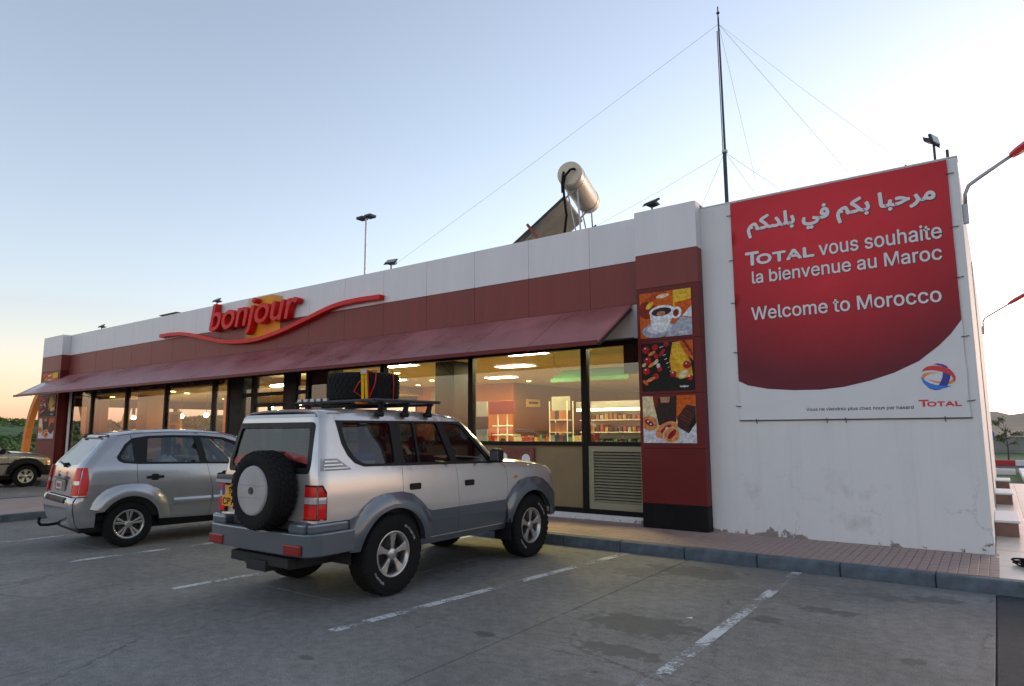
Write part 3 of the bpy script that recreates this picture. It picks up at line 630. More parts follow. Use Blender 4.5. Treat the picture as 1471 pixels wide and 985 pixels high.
t = thing('newspaper_stand', 'grey board stand with dark papers left of the mullion', 'display stand', (-9.75,12.1,.165))
bx('board', 'pale_board' if 'pale_board' in MATS else 'white_paint', t, -.25, .25, 0, .03, 0, 2.25); bx('paper', PC[6], t, -.05, .3, -.03, -.005, 1.6, 1.9); bx('paper', PC[3], t, -.22, -.08, -.03, -.005, 1.6, 1.9)
t = thing('fridge_counter', 'long steel open chiller with pale lit shelves behind the green canopy', 'chiller', (-8.4,17.5,.165))
bx('body', mat('steel', (.42,.43,.42), .35, .7), t, -1.6, 2.6, .3, .9, 0, 2.4); bx('canopy', 'steel', t, -1.6, 2.6, -.5, .3, 2.15, 2.4)
for z in (.7,1.1,1.5,1.85):
    bx('shelf_board', 'white_paint', t, -1.58, 2.58, -.35, .3, z, z+.03)
    for i in range(28): bx('product_pack', random.choice(PC), t, -1.5+i*.145, -1.4+i*.145, -.3, .2, z+.03, z+.03+random.uniform(.1,.22), .006)
bx('light_strip', mat('strip', (.9,.8,.5), .5, emit=(1,.85,.4), estr=.8), t, -1.58, 2.58, -.52, -.501, 2.12, 2.2)
t = thing('green_canopy', 'green fabric canopy hung from the shop ceiling at the right', 'canopy', (-7.2,13.2,0))
MB().prism([(-.95,-.45,2.88),(1.0,-.45,2.88),(1.0,.1,3.12),(-.95,.1,3.12)], (0,0,.02)).build('fabric', mat('green_cloth', (.02,.10,.035), .7, var=.15), t)
MB().prism([(-.95,-.46,2.82),(1.0,-.46,2.82),(1.0,-.46,2.90),(-.95,-.46,2.90)], (0,-.01,0)).build('valance', 'green_cloth', t)
for x in (-.9,0.05,.95): MB().cyl((x,-.40,2.92),(x,-.40,3.445),.008,n=6).build('hanger', 'dark_metal', t)
t = thing('wall_notice', 'small yellow notice plate on the brown back wall', 'notice', (-13.98,20.6,2.75)); bx('plate', mat('notice_yellow', (.7,.5,.12), .5), t, 0, .02, -.45, .45, -.14, .14); bx('lettering', 'frame_dark', t, .021, .024, -.3, .3, -.03, .05)
t = thing('menu_board', 'orange cafe poster hung inside the left windows', 'poster', (-21.4,10.98,2.08)); bx('sheet', mat('poster_orange', (.75,.28,.03), .5, var=.3, scale=6), t, -.38, .38, 0, .012, -.42, .32)
bx('picture', mat('poster_brown', (.22,.06,.02), .5, var=.4, scale=9), t, -.26, .26, -.004, -.001, -.02, .24); bx('picture', 'poster_brown', t, -.3, .1, -.004, -.001, -.32, -.1)
t = thing('wall_air_conditioner', 'white slatted air conditioner under the cafe ceiling', 'air conditioner', (-19.6,12.2,2.78)); bx('case', 'white_paint', t, -.55, .55, 0, .22, -.13, .13, .02)
for i in range(9): bx('grille_slot', 'dark_metal', t, -.42+i*.1, -.37+i*.1, -.004, -.001, -.05, .08)
t = thing('breakfast_sticker', 'food picture on the tan panel in front of the off-roader bonnet', 'poster', (-7.6,WY-.012,1.25)); bx('sheet', mat('sticker_dark', (.16,.035,.02), .45, var=.5, scale=7), t, -.55, .3, 0, .008, -.18, .17)
MB().cyl((-.42,-.001,-.03),(-.42,-.004,-.03),.09,n=20).build('cup_print', 'white_paint', t); MB().cyl((.12,-.001,-.06),(.12,-.004,-.06),.1,n=20).build('cup_print', 'white_paint', t)
# orange arches beside and behind the cafe
def arch(x, y, w, h, label, az):
    t = thing('orange_arch', label, 'arch', (x,y,0), 'orange arches by the cafe', az)
    o = []; i_ = []
    for k in range(25):
        a = math.pi*k/24; o.append((w/2-math.cos(a)*w/2, 0, math.sin(a)**.8*h)); i_.append((w/2-math.cos(a)*(w/2-.30), 0, math.sin(a)**.8*(h-.30)-.001))
    b = MB()
    for k in range(24): b.prism([o[k],o[k+1],i_[k+1],i_[k]], (0,.28,0))
    b.build('arch_rib', mat('arch_orange', (.62,.21,.03), .55, var=.12, scale=2), t)
    bx('footing', 'grout', t, -.1, .55, -.1, .6, -.1, .06); bx('footing', 'grout', t, w-.55, w+.1, -.1, .6, -.1, .06)
arch(-40.2, 12.9, 7.5, 4.6, 'orange curved arch standing left of the shop behind the parked car', 0)
arch(-54, 23.5, 9, 5.4, 'orange curved arch seen through the cafe windows', 0)
# ------------------------------------------------------------------ banner on the end wall
def ripple(n, L, P, b):
    mp = n.nodes.new('ShaderNodeMapping'); mp.inputs['Scale'].default_value = (1.1,1,.8); mp.inputs['Rotation'].default_value = (0,.5,0); L(P, mp.inputs['Vector'])
    nz = n.nodes.new('ShaderNodeTexNoise'); nz.inputs['Scale'].default_value = 1.7; nz.inputs['Detail'].default_value = 2.5; L(mp.outputs[0], nz.inputs['Vector'])
    bp = n.nodes.new('ShaderNodeBump'); bp.inputs['Strength'].default_value = .8; bp.inputs['Distance'].default_value = .06; L(nz.outputs[0], bp.inputs['Height']); L(bp.outputs[0], b.inputs['Normal'])
def banner_white():
    M, n, b, L = node_mat('banner_white'); geo = n.nodes.new('ShaderNodeNewGeometry'); b.inputs['Base Color'].default_value = (.66,.655,.66,1); b.inputs['Roughness'].default_value = .55; b.inputs['Specular IOR Level'].default_value = .25; ripple(n, L, geo.outputs['Position'], b)
banner_white()
def banner_mat():
    M, n, b, L = node_mat('banner_red')
    geo = n.nodes.new('ShaderNodeNewGeometry'); sep = n.nodes.new('ShaderNodeSeparateXYZ'); L(geo.outputs['Position'], sep.inputs[0])
    cr = n.nodes.new('ShaderNodeValToRGB'); e = cr.color_ramp.elements; e[0].position = 0; e[0].color = (.14,.020,.030,1); e[1].position = 1; e[1].color = (.62,.034,.046,1)
    x = cr.color_ramp.elements.new(.55); x.color = (.40,.024,.034,1)
    # printed diagonal fade: bright red at the top left and centre, wine red at the corners below
    mp = n.nodes.new('ShaderNodeMapRange'); mp.inputs[1].default_value = 2.4; mp.inputs[2].default_value = 5.0; L(sep.outputs[2], mp.inputs[0])
    nz = n.nodes.new('ShaderNodeTexNoise'); nz.inputs['Scale'].default_value = .5; nz.inputs['Detail'].default_value = 1; L(geo.outputs['Position'], nz.inputs['Vector'])
    ds = n.nodes.new('ShaderNodeVectorMath'); ds.operation = 'DISTANCE'; ds.inputs[1].default_value = (-1.9,10.56,3.9); L(geo.outputs['Position'], ds.inputs[0])
    m2 = n.nodes.new('ShaderNodeMath'); m2.operation = 'MULTIPLY_ADD'; m2.inputs[1].default_value = -.28; L(ds.outputs['Value'], m2.inputs[0]); L(mp.outputs[0], m2.inputs[2])
    m3 = n.nodes.new('ShaderNodeMath'); m3.operation = 'ADD'; m3.inputs[1].default_value = .36; L(m2.outputs[0], m3.inputs[0])
    L(m3.outputs[0], cr.inputs[0]); L(cr.outputs[0], b.inputs['Base Color']); b.inputs['Roughness'].default_value = .6; b.inputs['Specular IOR Level'].default_value = .25; ripple(n, L, geo.outputs['Position'], b)
banner_mat()
mat('print_white', (.66,.655,.66), .5, var=.02); mat('print_shadow', (.10,.02,.03), .5); mat('print_black', (.02,.02,.03), .5)
mat('logo_red', (.62,.025,.03), .45, var=.02); mat('logo_orange', (.75,.22,.02), .45, var=.02); mat('logo_blue', (.01,.17,.68), .45, var=.02); mat('logo_navy', (.015,.03,.27), .45, var=.02)
ban = thing('welcome_banner', 'large red and white welcome banner tied to the white end wall', 'banner', (0,0,0))
bX0, bX1, bZ0, bZ1 = -3.25, -.26, 1.885, 5.415
def sag(x, z):
    e = .012*math.sin(x*7)+.008*math.sin(z*9+x*3)
    k = min(1, min(x-bX0, bX1-x, z-bZ0, bZ1-z)/.25); return BY-.03-abs(e)*max(0,k)
def wavy_edge():
    P = []
    for i in range(24): P.append((bX0+.012*abs(math.sin(i*math.pi/4)), bZ1+(bZ0-bZ1)*i/24))
    for i in range(12): P.append((bX0+(bX1-bX0)*i/12, bZ0))
    for i in range(24): P.append((bX1-.012*abs(math.sin(i*math.pi/4)), bZ0+(bZ1-bZ0)*i/24))
    for i in range(12): P.append((bX1+(bX0-bX1)*i/12, bZ1))
    return P
panel('sheet', wavy_edge(), lambda x, z: (x, BY-.022, z), 'banner_white', ban, res=.15, solid=.004)
ax = [(-3.245,2.50),(-3.1,2.425),(-2.8,2.36),(-2.43,2.325),(-2.05,2.318),(-1.75,2.345),(-1.4,2.42),(-1.1,2.515),(-.79,2.66),(-.55,2.85),(-.40,3.0),(-.268,3.18)]
panel('red_field', ax+[(-.268,5.41),(-3.243,5.41)], lambda x, z: (x, BY-.0235, z), 'banner_red', ban, res=.2, solid=0)
def bt(body, x0, z0, wd, h=None, m='print_white', off=.018, lay=.026, **k): return wall_text('lettering', body, x0, z0, BY-lay, m, ban, width=wd, height=h, bold=off, **k)
AR = '\uFEE2\uFEDC\uFEAA\uFEE0\uFE91 \uFEF2\uFED3 \uFEE2\uFEDC\uFE91 \uFE8E\uFE92\uFEA3\uFEAE\uFEE3'
for m_, dx, dz, ly in (('print_shadow',.010,-.010,.0245), ('print_white',0,0,.026)):
    bt(AR, -2.98+dx, 4.77+dz, 2.54, .34, m_, .012, ly+.002, font=False)
    bt('T', -3.03+dx, 4.335+dz, .19, .20, m_, .012, ly); bt('OTAL', -2.86+dx, 4.335+dz, .83, .145, m_, .011, ly)
    bt('vous souhaite', -1.95+dx, 4.325+dz, 1.55, .215, m_, .004, ly)
    bt('la bienvenue au Maroc', -2.95+dx, 4.03+dz, 2.53, .20, m_, .004, ly)
    bt('Welcome to Morocco', -2.99+dx, 3.45+dz, 2.52, .20, m_, .004, ly)
bt('Vous ne viendrez plus chez nous par hasard', -2.27, 2.0, 1.37, .058, 'print_black', .0009, .024)
bt('T', -.83, 2.04, .105, .085, 'logo_red', .006, .024); bt('OTAL', -.735, 2.04, .38, .06, 'logo_red', .005, .024)
def lp(pts, m_, lay, nm='logo_band'):
    mesh_obj(nm, [(-.585+(u-1095)*.00148, BY-.0236-lay*.0006, 2.432-(v-218)*.00152-(u-1095)*.00012) for u, v in pts], [tuple(range(len(pts)))], m_, ban)
def crescent(o, i): return o+list(reversed(i))
lp(crescent([(1062,104),(1100,97),(1140,106),(1165,120),(1182,140)],[(1062,104),(1095,112),(1125,120),(1150,130),(1182,140)]), 'logo_navy', 1)
lp(crescent([(968,182),(985,150),(1015,128),(1055,118),(1100,118),(1150,128),(1190,150),(1215,185),(1226,215),(1220,250),(1208,262)],[(968,182),(990,168),(1020,162),(1060,160),(1100,166),(1140,176),(1172,190),(1195,205),(1205,225),(1208,245),(1208,262)]), 'logo_red', 3)
lp(crescent([(968,235),(972,205),(990,190),(1030,180),(1092,180)],[(968,235),(985,238),(995,215),(1035,192),(1092,182)]), 'logo_orange', 2)
lp(crescent([(1005,240),(1040,258),(1080,272),(1125,277),(1170,280),(1200,270),(1222,245),(1226,222)],[(1005,240),(1050,250),(1090,258),(1130,262),(1165,258),(1190,245),(1205,230),(1226,222)]), 'logo_orange', 1)
lp([(1133,175),(1190,192),(1184,225),(1172,262),(1155,300),(1092,292),(1112,255),(1127,215)], 'logo_navy', 2)
lp(crescent([(962,215),(962,240),(975,275),(1000,305),(1040,325),(1090,328),(1140,315),(1195,292)],[(962,215),(978,240),(1000,262),(1030,278),(1070,290),(1110,295),(1150,295),(1195,292)]), 'logo_blue', 3)
lp(crescent([(1000,308),(1020,325),(1060,337),(1095,332),(1115,322)],[(1000,308),(1030,318),(1060,322),(1090,322),(1115,322)]), 'logo_navy', 1)
for z in (5.2,4.45,3.75,2.95,2.1):
    for x, s_ in ((bX0,-1),(bX1,1)): MB().tube([(x-s_*.03,BY-.028,z),(x+s_*.025,BY-.034,z+.004),(x+s_*.06,BY-.004,z+.012)], .006, 5).build('tie', 'dark_metal', ban)
for x in (-3.0,-2.0,-1.75,-.55): MB().tube([(x,BY-.03,bZ0+.02),(x,BY-.034,bZ0-.02),(x+.005,BY-.004,bZ0-.05)], .006, 5).build('tie', 'dark_metal', ban)
MB().tube([(bX0-.01,BY-.02,bZ0-.004),(bX1+.01,BY-.02,bZ0-.004)], .008, 6).build('hem_bar', 'dark_metal', ban)

# ------------------------------------------------------------------ food posters on the pillars
def pm(i, c): return mat('ink_%s' % i, c, .5, var=.5, scale=16, spec=.15, detail=10)
INK = dict(orange=(.55,.10,.01), deep=(.22,.022,.008), yellow=(.78,.42,.03), white=(.68,.68,.70), grey=(.34,.36,.42), coffee=(.035,.02,.015), foam=(.45,.2,.11), cream=(.68,.55,.33), red=(.40,.015,.015), black=(.015,.013,.012), choc=(.05,.022,.018), skin=(.60,.22,.08), jam=(.25,.012,.015), pale=(.55,.55,.58), pasta=(.62,.33,.02), bowl=(.5,.1,.02), glaze=(.42,.055,.01))
for k_, c_ in INK.items(): pm(k_, c_)
def ell(cx, cy, rx, ry, rot=0, a0=0, a1=360, n=24):
    c, s_ = math.cos(R(rot)), math.sin(R(rot)); P = []
    full = a1-a0 >= 360
    for i in range(n+(0 if full else 1)):
        a = R(a0+(a1-a0)*i/n); x, y = rx*math.cos(a), ry*math.sin(a); P.append((cx+x*c-y*s_, cy+x*s_+y*c))
    return P
def clip01(P): return [(min(1,max(0,x)), min(1,max(0,y))) for x, y in P]
coffee = [('croissant_print',ell(.28,.80,.30,.14,38),'glaze'),('croissant_print',ell(.14,.62,.16,.20,10),'deep'),('croissant_print',ell(.42,.80,.16,.09,20),'orange'),('croissant_print',ell(.2,.72,.10,.05,50),'yellow'),('croissant_print',ell(.46,.90,.13,.045,8),'cream'),('croissant_print',ell(.1,.9,.09,.06,30),'orange'),
  ('juice_print',[(.66,1),(1,1),(1,.62),(.92,.55),(.80,.55),(.66,.62)],'yellow'),('juice_print',[(.68,.72),(1,.78),(1,.5),(.72,.55)],'orange'),('napkin_print',[(.82,.42),(1,.62),(1,.38)],'white'),('cloth_print',[(.5,.0),(1,.0),(1,.36),(.8,.40),(.62,.22)],'grey'),
  ('saucer_print',ell(.36,.17,.32,.17,6),'grey'),('saucer_print',ell(.38,.20,.24,.11,6),'pale'),('cup_print',[(.20,.55),(.22,.30),(.28,.16),(.36,.11),(.46,.12),(.55,.20),(.63,.40),(.67,.58)],'white'),('handle_print',ell(.715,.5,.10,.13,-12),'white'),('handle_print',ell(.71,.5,.055,.08,-12),'deep'),
  ('cup_rim_print',ell(.435,.57,.245,.125,5),'white'),('coffee_print',ell(.43,.555,.195,.09,5),'coffee'),('foam_print',ell(.42,.52,.085,.05,5),'foam')]
grill = [('tray_print',[(.28,.98),(.45,.96),(.62,.55),(.56,.15),(.30,.10),(.12,.10),(.40,.4)],'black')]+[('slit_print',[(.36+.032*i,.90-.085*i if i < 7 else .30-.05*(i-7)),(.44+.022*i,.92-.085*i if i < 7 else .33-.05*(i-7)),(.44+.022*i,.905-.085*i if i < 7 else .318-.05*(i-7)),(.36+.032*i,.885-.085*i if i < 7 else .288-.05*(i-7))],'pale') for i in range(9)]
grill += [('pasta_print',[(.62,.98),(.78,.99),(.95,.55),(.98,.28),(.75,.22),(.60,.30),(.55,.6)],'pasta'),('pasta_print',ell(.72,.72,.10,.22,20),'yellow'),('pasta_print',ell(.8,.32,.10,.06,35),'cream'),('bowl_print',[(.74,1),(1,1),(1,.58),(.86,.72)],'bowl'),('bowl_print',[(.80,1),(.86,1),(1,.72),(1,.66)],'deep')]
grill += [('tomato_print',ell(x,y,r,r*1.05),'red') for x,y,r in [(.10,.86,.075),(.28,.90,.06),(.13,.64,.075),(.30,.72,.05),(.10,.42,.07),(.28,.30,.06),(.88,.50,.075),(.62,.33,.06),(.93,.24,.05),(.5,.95,.05),(.36,.45,.05)]]+[('glint_print',ell(x-.015,y+.03,.018,.014),'white') for x,y in [(.10,.86),(.13,.64),(.10,.42),(.88,.50),(.62,.33),(.93,.24)]]
grill += [('skewer_print',ell(x,y,rx,.035,a),c) for x,y,rx,a,c in [(.22,.55,.09,35,'skin'),(.30,.60,.06,60,'cream'),(.18,.24,.10,25,'skin'),(.34,.52,.05,70,'white'),(.08,.18,.07,-50,'orange'),(.22,.78,.08,30,'skin'),(.06,.55,.05,40,'cream'),(.42,.78,.09,55,'red')]]
sweet = [('backdrop_print',[(.60,1),(1,1),(1,.40),(.60,.5)],'orange'),('backdrop_print',[(0,0),(1,0),(1,.36),(.6,.30),(.3,.24),(0,.34)],'pale'),('cola_print',[(.20,1),(.66,1),(.64,.45),(.50,.33),(.30,.38)],'coffee'),('cola_print',[(.20,1),(.32,1),(.28,.80),(.24,.70)],'deep'),('ice_print',[(.34,.98),(.54,.98),(.52,.86),(.36,.85)],'foam'),
  ('bar_print',[(.84,.80),(1,.76),(1,.42),(.86,.20),(.66,.34),(.66,.55)],'choc'),('bar_print',[(.86,.20),(1,.42),(1,.60),(.88,.42)],'black')]+[('groove_print',[(.68+.04*i,.555+.055*i),(.90+.028*i,.42+.045*i if i<4 else .6),(.90+.028*i,.405+.045*i if i<4 else .585),(.68+.04*i,.54+.055*i)],'deep') for i in range(4)]
sweet += [('biscuit_print',ell(.12,.42,.17,.15,-30),'skin'),('jam_print',ell(.12,.43,.10,.055,-40),'jam'),('glint_print',ell(.10,.46,.02,.015),'white'),('glint_print',ell(.15,.40,.02,.015),'white'),('biscuit_print',ell(.45,.28,.24,.14,35),'skin'),('jam_print',ell(.44,.30,.13,.045,38),'jam'),('glint_print',ell(.45,.32,.03,.012,38),'white'),('biscuit_print',ell(.54,.17,.17,.16,45),'cream'),('biscuit_print',ell(.54,.17,.155,.145,45),'skin'),('jam_print',ell(.55,.18,.12,.05,52),'jam')]
def poster(x0, x1, z0, z1, back, shapes, label, mark=True):
    t = thing('food_poster', label, 'poster', (x0,PY-.012,z0), 'food posters on the pillars'); w_, h_ = x1-x0, z1-z0
    bx('sheet', 'ink_'+back, t, 0, w_, 0, .011, 0, h_)
    for i, (nm, P, c_) in enumerate(shapes):
        mesh_obj(nm, [(u*w_, -.0008-.00035*i, v_*h_) for u, v_ in clip01(P)], [tuple(range(len(P)))], 'ink_'+c_, t)
    if mark: wall_text('lettering', 'bonjour', w_*.74, h_*.045, -.0015-.00035*len(shapes), 'ink_white', t, width=w_*.16, bold=.002, font=False)
def three(xa, xb, who):
    poster(xa, xb, 3.28, 4.055, 'orange', coffee, 'coffee cup and croissant poster, topmost on the '+who)
    poster(xa, xb, 2.385, 3.195, 'black', grill, 'grilled skewers and pasta poster, middle one on the '+who)
    poster(xa, xb, 1.53, 2.30, 'cream', sweet, 'biscuits, chocolate and cola poster, lowest on the '+who)
three(-4.80,-3.885,'right red pillar'); three(-30.62,-29.16,'far left red pillar')

# ------------------------------------------------------------------ bonjour sign
sg = thing('shop_sign', 'raised red bonjour lettering with wavy red ribbon on the fascia', 'sign', (0,0,0))
def sun_mat():
    M, n, b, L = node_mat('sun_print'); geo = n.nodes.new('ShaderNodeNewGeometry'); ds = n.nodes.new('ShaderNodeVectorMath'); ds.operation = 'DISTANCE'; ds.inputs[1].default_value = (-16.0,FY,4.75); L(geo.outputs['Position'], ds.inputs[0])
    cr = n.nodes.new('ShaderNodeValToRGB'); e = cr.color_ramp.elements; e[0].position = 0; e[0].color = (.75,.16,.012,1); e[1].position = .95; e[1].color = (.70,.62,.45,1); x = cr.color_ramp.elements.new(.45); x.color = (.80,.36,.02,1); x = cr.color_ramp.elements.new(.75); x.color = (.78,.5,.1,1)
    mr = n.nodes.new('ShaderNodeMapRange'); mr.inputs[2].default_value = 1.5; L(ds.outputs['Value'], mr.inputs[0]); L(mr.outputs[0], cr.inputs[0]); L(cr.outputs[0], b.inputs['Base Color']); b.inputs['Roughness'].default_value = .5; b.inputs['Specular IOR Level'].default_value = .2
    nz = n.nodes.new('ShaderNodeTexNoise'); nz.inputs['Scale'].default_value = 1.6; L(geo.outputs['Position'], nz.inputs['Vector']); sm = n.nodes.new('ShaderNodeMath'); sm.operation = 'MULTIPLY_ADD'; sm.inputs[1].default_value = .7; L(nz.outputs[0], sm.inputs[0]); L(ds.outputs['Value'], sm.inputs[2])
    al = n.nodes.new('ShaderNodeMapRange'); al.inputs[1].default_value = .85; al.inputs[2].default_value = 1.6; al.inputs[3].default_value = 1; al.inputs[4].default_value = 0; L(sm.outputs[0], al.inputs[0]); L(al.outputs[0], b.inputs['Alpha'])
sun_mat()
panel('sun_print', [(-17.85,4.34),(-16.5,4.29),(-15.47,4.40),(-15.47,4.7),(-15.3,5.0),(-15.4,5.4),(-15.9,5.50),(-16.5,5.50),(-17.2,5.50),(-17.6,5.3),(-17.8,4.9),(-17.9,4.6)], lambda x, z: (x, FY-.006, z), 'sun_print', sg, res=.25, solid=.004)
kw = dict(extrude=.085, offset=.004, shear=.22, font=False, bev=.010)
full = text_mesh('bonjour', 1., **kw); co = np.array([v.co[:] for v in full.vertices]); mn, mx = co.min(0), co.max(0)
sx, sz = (18.68-14.44)/(mx[0]-mn[0]), (5.49-4.43)/(mx[1]-mn[1]); pre = ''
for ch in 'bonjour':
    pre += ch; a = text_mesh(pre, 1., **kw); b_ = text_mesh(ch, 1., **kw)
    shift = max(v.co.x for v in a.vertices)-max(v.co.x for v in b_.vertices)
    for v_ in b_.vertices: v_.co = (-18.68+(v_.co.x+shift-mn[0])*sx, FY-.13-v_.co.z, 4.43+(v_.co.y-mn[1])*sz)
    b_.materials.clear(); b_.materials.append(MATS['sign_red']); link(bpy.data.objects.new('letter', b_), sg)
SW = [(-21.75,4.84),(-21.0,4.83),(-20.19,4.765),(-19.07,4.55),(-17.83,4.33),(-16.51,4.27),(-15.3,4.4),(-14.19,4.62),(-13.15,4.83),(-12.31,4.88),(-11.43,4.865)]
def catmull(P, k=6):
    out = []
    for i in range(len(P)-1):
        p0, p1, p2, p3 = P[max(i-1,0)], P[i], P[i+1], P[min(i+2,len(P)-1)]
        for j in range(k):
            t = j/k; out.append(tuple(.5*(2*p1[d]+(p2[d]-p0[d])*t+(2*p0[d]-5*p1[d]+4*p2[d]-p3[d])*t*t+(3*p1[d]-p0[d]-3*p2[d]+p3[d])*t**3) for d in range(2)))
    return out+[P[-1]]
c_ = catmull(SW); b_ = MB(); vs = []
for x, z in c_: vs += [(x,FY-.16,z+.055),(x,FY-.002,z+.055),(x,FY-.002,z-.055),(x,FY-.16,z-.055)]
fs = [(4*i+k, 4*i+(k+1)%4, 4*i+4+(k+1)%4, 4*i+4+k) for i in range(len(c_)-1) for k in range(4)]+[(3,2,1,0),tuple(4*len(c_)-4+k for k in range(4))]
MB().add(vs, fs).build('ribbon', 'sign_red', sg, bevel=.006)

# ------------------------------------------------------------------ roof: solar water heater, mast, floodlights
RZ = 4.75
sw_ = thing('solar_water_heater', 'cream solar water tank with tilted collector panel on the roof', 'water heater', (-6.68,11.25,RZ), rz=R(17.2))
# local: y runs along the tank away from the viewer, collector falls away towards -x
tz = 2.22
tk = MB().lathe([(.001,0),(.15,-.012),(.235,-.006),(.262,.02),(.266,.05),(.266,1.86),(.25,1.895),(.001,1.90)], 36, 'Y', (0,0,tz)).build('tank', 'cream_metal', sw_); autosmooth(tk, 30)
for y in (.24,1.62): MB().lathe([(.268,y-.02),(.274,y-.015),(.274,y+.015),(.268,y+.02)], 36, 'Y', (0,0,tz), closed=True).build('strap', 'galv', tk)
MB().cyl((-.11,-.005,tz+.02),(-.11,-.06,tz+.02),.02,n=10).build('fitting', 'rust', tk); MB().cyl((.12,-.005,tz+.06),(.12,-.06,tz+.06),.022,n=10).build('fitting', 'dark_metal', tk)
MB().tube([(.12,-.06,tz+.06),(.05,-.10,tz+.04),(-.06,-.11,tz-.08),(-.11,-.10,tz-.26),(-.10,-.08,tz-.5),(-.06,-.06,tz-.9),(-.12,-.03,tz-1.3)], .026, 8).build('hose', 'black_rubber', tk, smooth=True)
MB().tube([(-.11,-.06,tz+.02),(-.12,-.10,tz-.1),(-.135,-.10,tz-.25),(-.14,-.06,tz-.42)], .024, 8).build('hose', 'black_rubber', tk, smooth=True)
ca, cb = Vector((-.16,0,tz-.44)), Vector((-1.92,0,tz-1.86)); dn = (cb-ca).normalized(); up = Vector((-dn.z,0,dn.x)); up = up if up.z > 0 else -up
cpan = MB().prism([ca+Vector((0,.12,0)), ca+Vector((0,1.72,0)), cb+Vector((0,1.72,0)), cb+Vector((0,.12,0))], -up*.05).build('collector_panel', 'collector_back', sw_, bevel=.006)
MB().prism([ca+Vector((0,.16,0))+dn*.04, ca+Vector((0,1.68,0))+dn*.04, cb+Vector((0,1.68,0))-dn*.04, cb+Vector((0,.16,0))-dn*.04], up*.006).build('collector_glass', 'collector', cpan)
for (e0, e1) in ((ca+Vector((0,.10,0)),cb+Vector((0,.10,0))),(ca+Vector((0,1.74,0)),cb+Vector((0,1.74,0))),(ca+Vector((0,.1,0)),ca+Vector((0,1.74,0))),(cb+Vector((0,.1,0)),cb+Vector((0,1.74,0)))): MB().tube([e0-up*.02,e1-up*.02], .028, 4).build('collector_frame', 'dark_metal', cpan)
for y in (.24,1.62):
    MB().tube([(.1,y,tz-.24),(.22,y,0)], .02, 6).build('leg', 'galv', sw_); MB().tube([(.05,y,tz-.25),(-1.75,y,.32)], .02, 6).build('leg', 'galv', sw_); MB().tube([(-1.7,y,.36),(-1.7,y,0)], .02, 6).build('leg', 'galv', sw_)
    MB().tube([(-.12,y,tz-.22),(.2,y,.3)], .016, 6).build('leg', 'galv', sw_)
MB().tube([(.16,.2,1.0),(.17,1.6,.3)], .014, 6).build('brace', 'galv', sw_)
MB().tube([cb.lerp(ca,.56)+Vector((0,.06,.10)), cb.lerp(ca,.70)+Vector((.12,.0,-.62))], .03, 8).build('pipe', 'rust', sw_)

ms = thing('radio_mast', 'thin guyed metal mast rising above the end wall', 'mast', (-3.42,11.0,RZ))
MB().tube([(0,0,0),(0,0,1.75)], .028, 8).build('lower_pole', 'dark_metal', ms); MB().tube([(.005,0,1.7),(.0,0,4.25)], [.021,.015], 8).build('upper_pole', 'dark_metal', ms); MB().tube([(-.03,0,.0),(-.03,0,4.0)], .008, 5).build('cable', 'black_rubber', ms)
MB().cyl((0,0,4.25),(0,0,4.45),.012,n=6).build('antenna', 'dark_metal', ms); MB().lathe([(.001,4.30),(.03,4.32),(.03,4.34),(.001,4.36)],10,'Z').build('insulator','dark_metal',ms); MB().lathe([(.03,1.72),(.05,1.73),(.05,1.77),(.03,1.78)],10,'Z',closed=True).build('clamp','galv',ms)
for (za, e) in [(4.12,(-7.8,-.3,.85)),(4.12,(2.70,-.25,.72)),(4.12,(-.45,5.5,.0)),(4.12,(2.9,6.5,.0)),(1.74,(-2.45,-.25,.80)),(1.74,(-2.2,2.6,.2)),(1.74,(2.0,3.2,.2)),(1.74,(.8,3.0,.0))]:
    MB().tube([(0,0,za), (e[0]*.5,e[1]*.5,(za+e[2])/2-.03), e], .003, 4).build('guy_wire', 'galv', ms)
for e in ((-2.45,-.25,.80),(2.70,-.25,.72)):
    MB().tube([(e[0],e[1],e[2]),(e[0]-.02*e[0],e[1],e[2]+.04)], .014, 6).build('turnbuckle', 'dark_metal', ms); MB().tube([e,(e[0],e[1]+.02,0)], .012, 6).build('anchor_post', 'dark_metal', ms)
def floodlight(x, y, z, label, yawd, tilt, size=.2, pole=0., base=None):
    t = thing('floodlight', label, 'floodlight', (x,y,base if base is not None else RZ), 'floodlights along the roof'); z = z-(base if base is not None else RZ)
    MB().tube([(0,0,0),(0,0,z-.05)], .018, 6).build('pole', 'dark_metal', t)
    M_ = Matrix.Translation((0,0,z)) @ Matrix.Rotation(R(yawd),4,'Z') @ Matrix.Rotation(R(tilt),4,'X')
    def tr(b): b.v = [M_ @ v for v in b.v]; return b
    s_ = size
    tr(MB().prism([(-s_,-.03,-s_*.62),(s_,-.03,-s_*.62),(s_,-.03,s_*.62),(-s_,-.03,s_*.62)], (0,.04,0))).build('head', 'dark_metal', t, bevel=.01)
    tr(MB().prism([(-s_*.8,.011,-s_*.45),(s_*.8,.011,-s_*.45),(s_*.6,.10,s_*.2),(-s_*.6,.10,s_*.2)], (0,.0,.08))).build('ballast', 'dark_metal', t, bevel=.01)
    tr(MB().box(-s_*.88,s_*.88,-.036,-.031,-s_*.52,s_*.52)).build('lens', mat('lens_grey', (.25,.27,.28), .15), t)
    tr(MB().tube([(-s_-.015,0,0),(-s_-.015,.0,-s_*.7),(s_+.015,.0,-s_*.7),(s_+.015,0,0)], .009, 5)).build('bracket', 'dark_metal', t)
floodlight(-4.77,10.95,5.86,'floodlight above the right red pillar, tilted out over the parking',-20,-60,.14)
floodlight(-11.59,11.0,5.82,'floodlight on the roof edge right of the twin lamp pole',10,-50,.15)
floodlight(-19.28,11.0,5.80,'floodlight on the roof edge above the bonjour lettering',0,-55,.13)
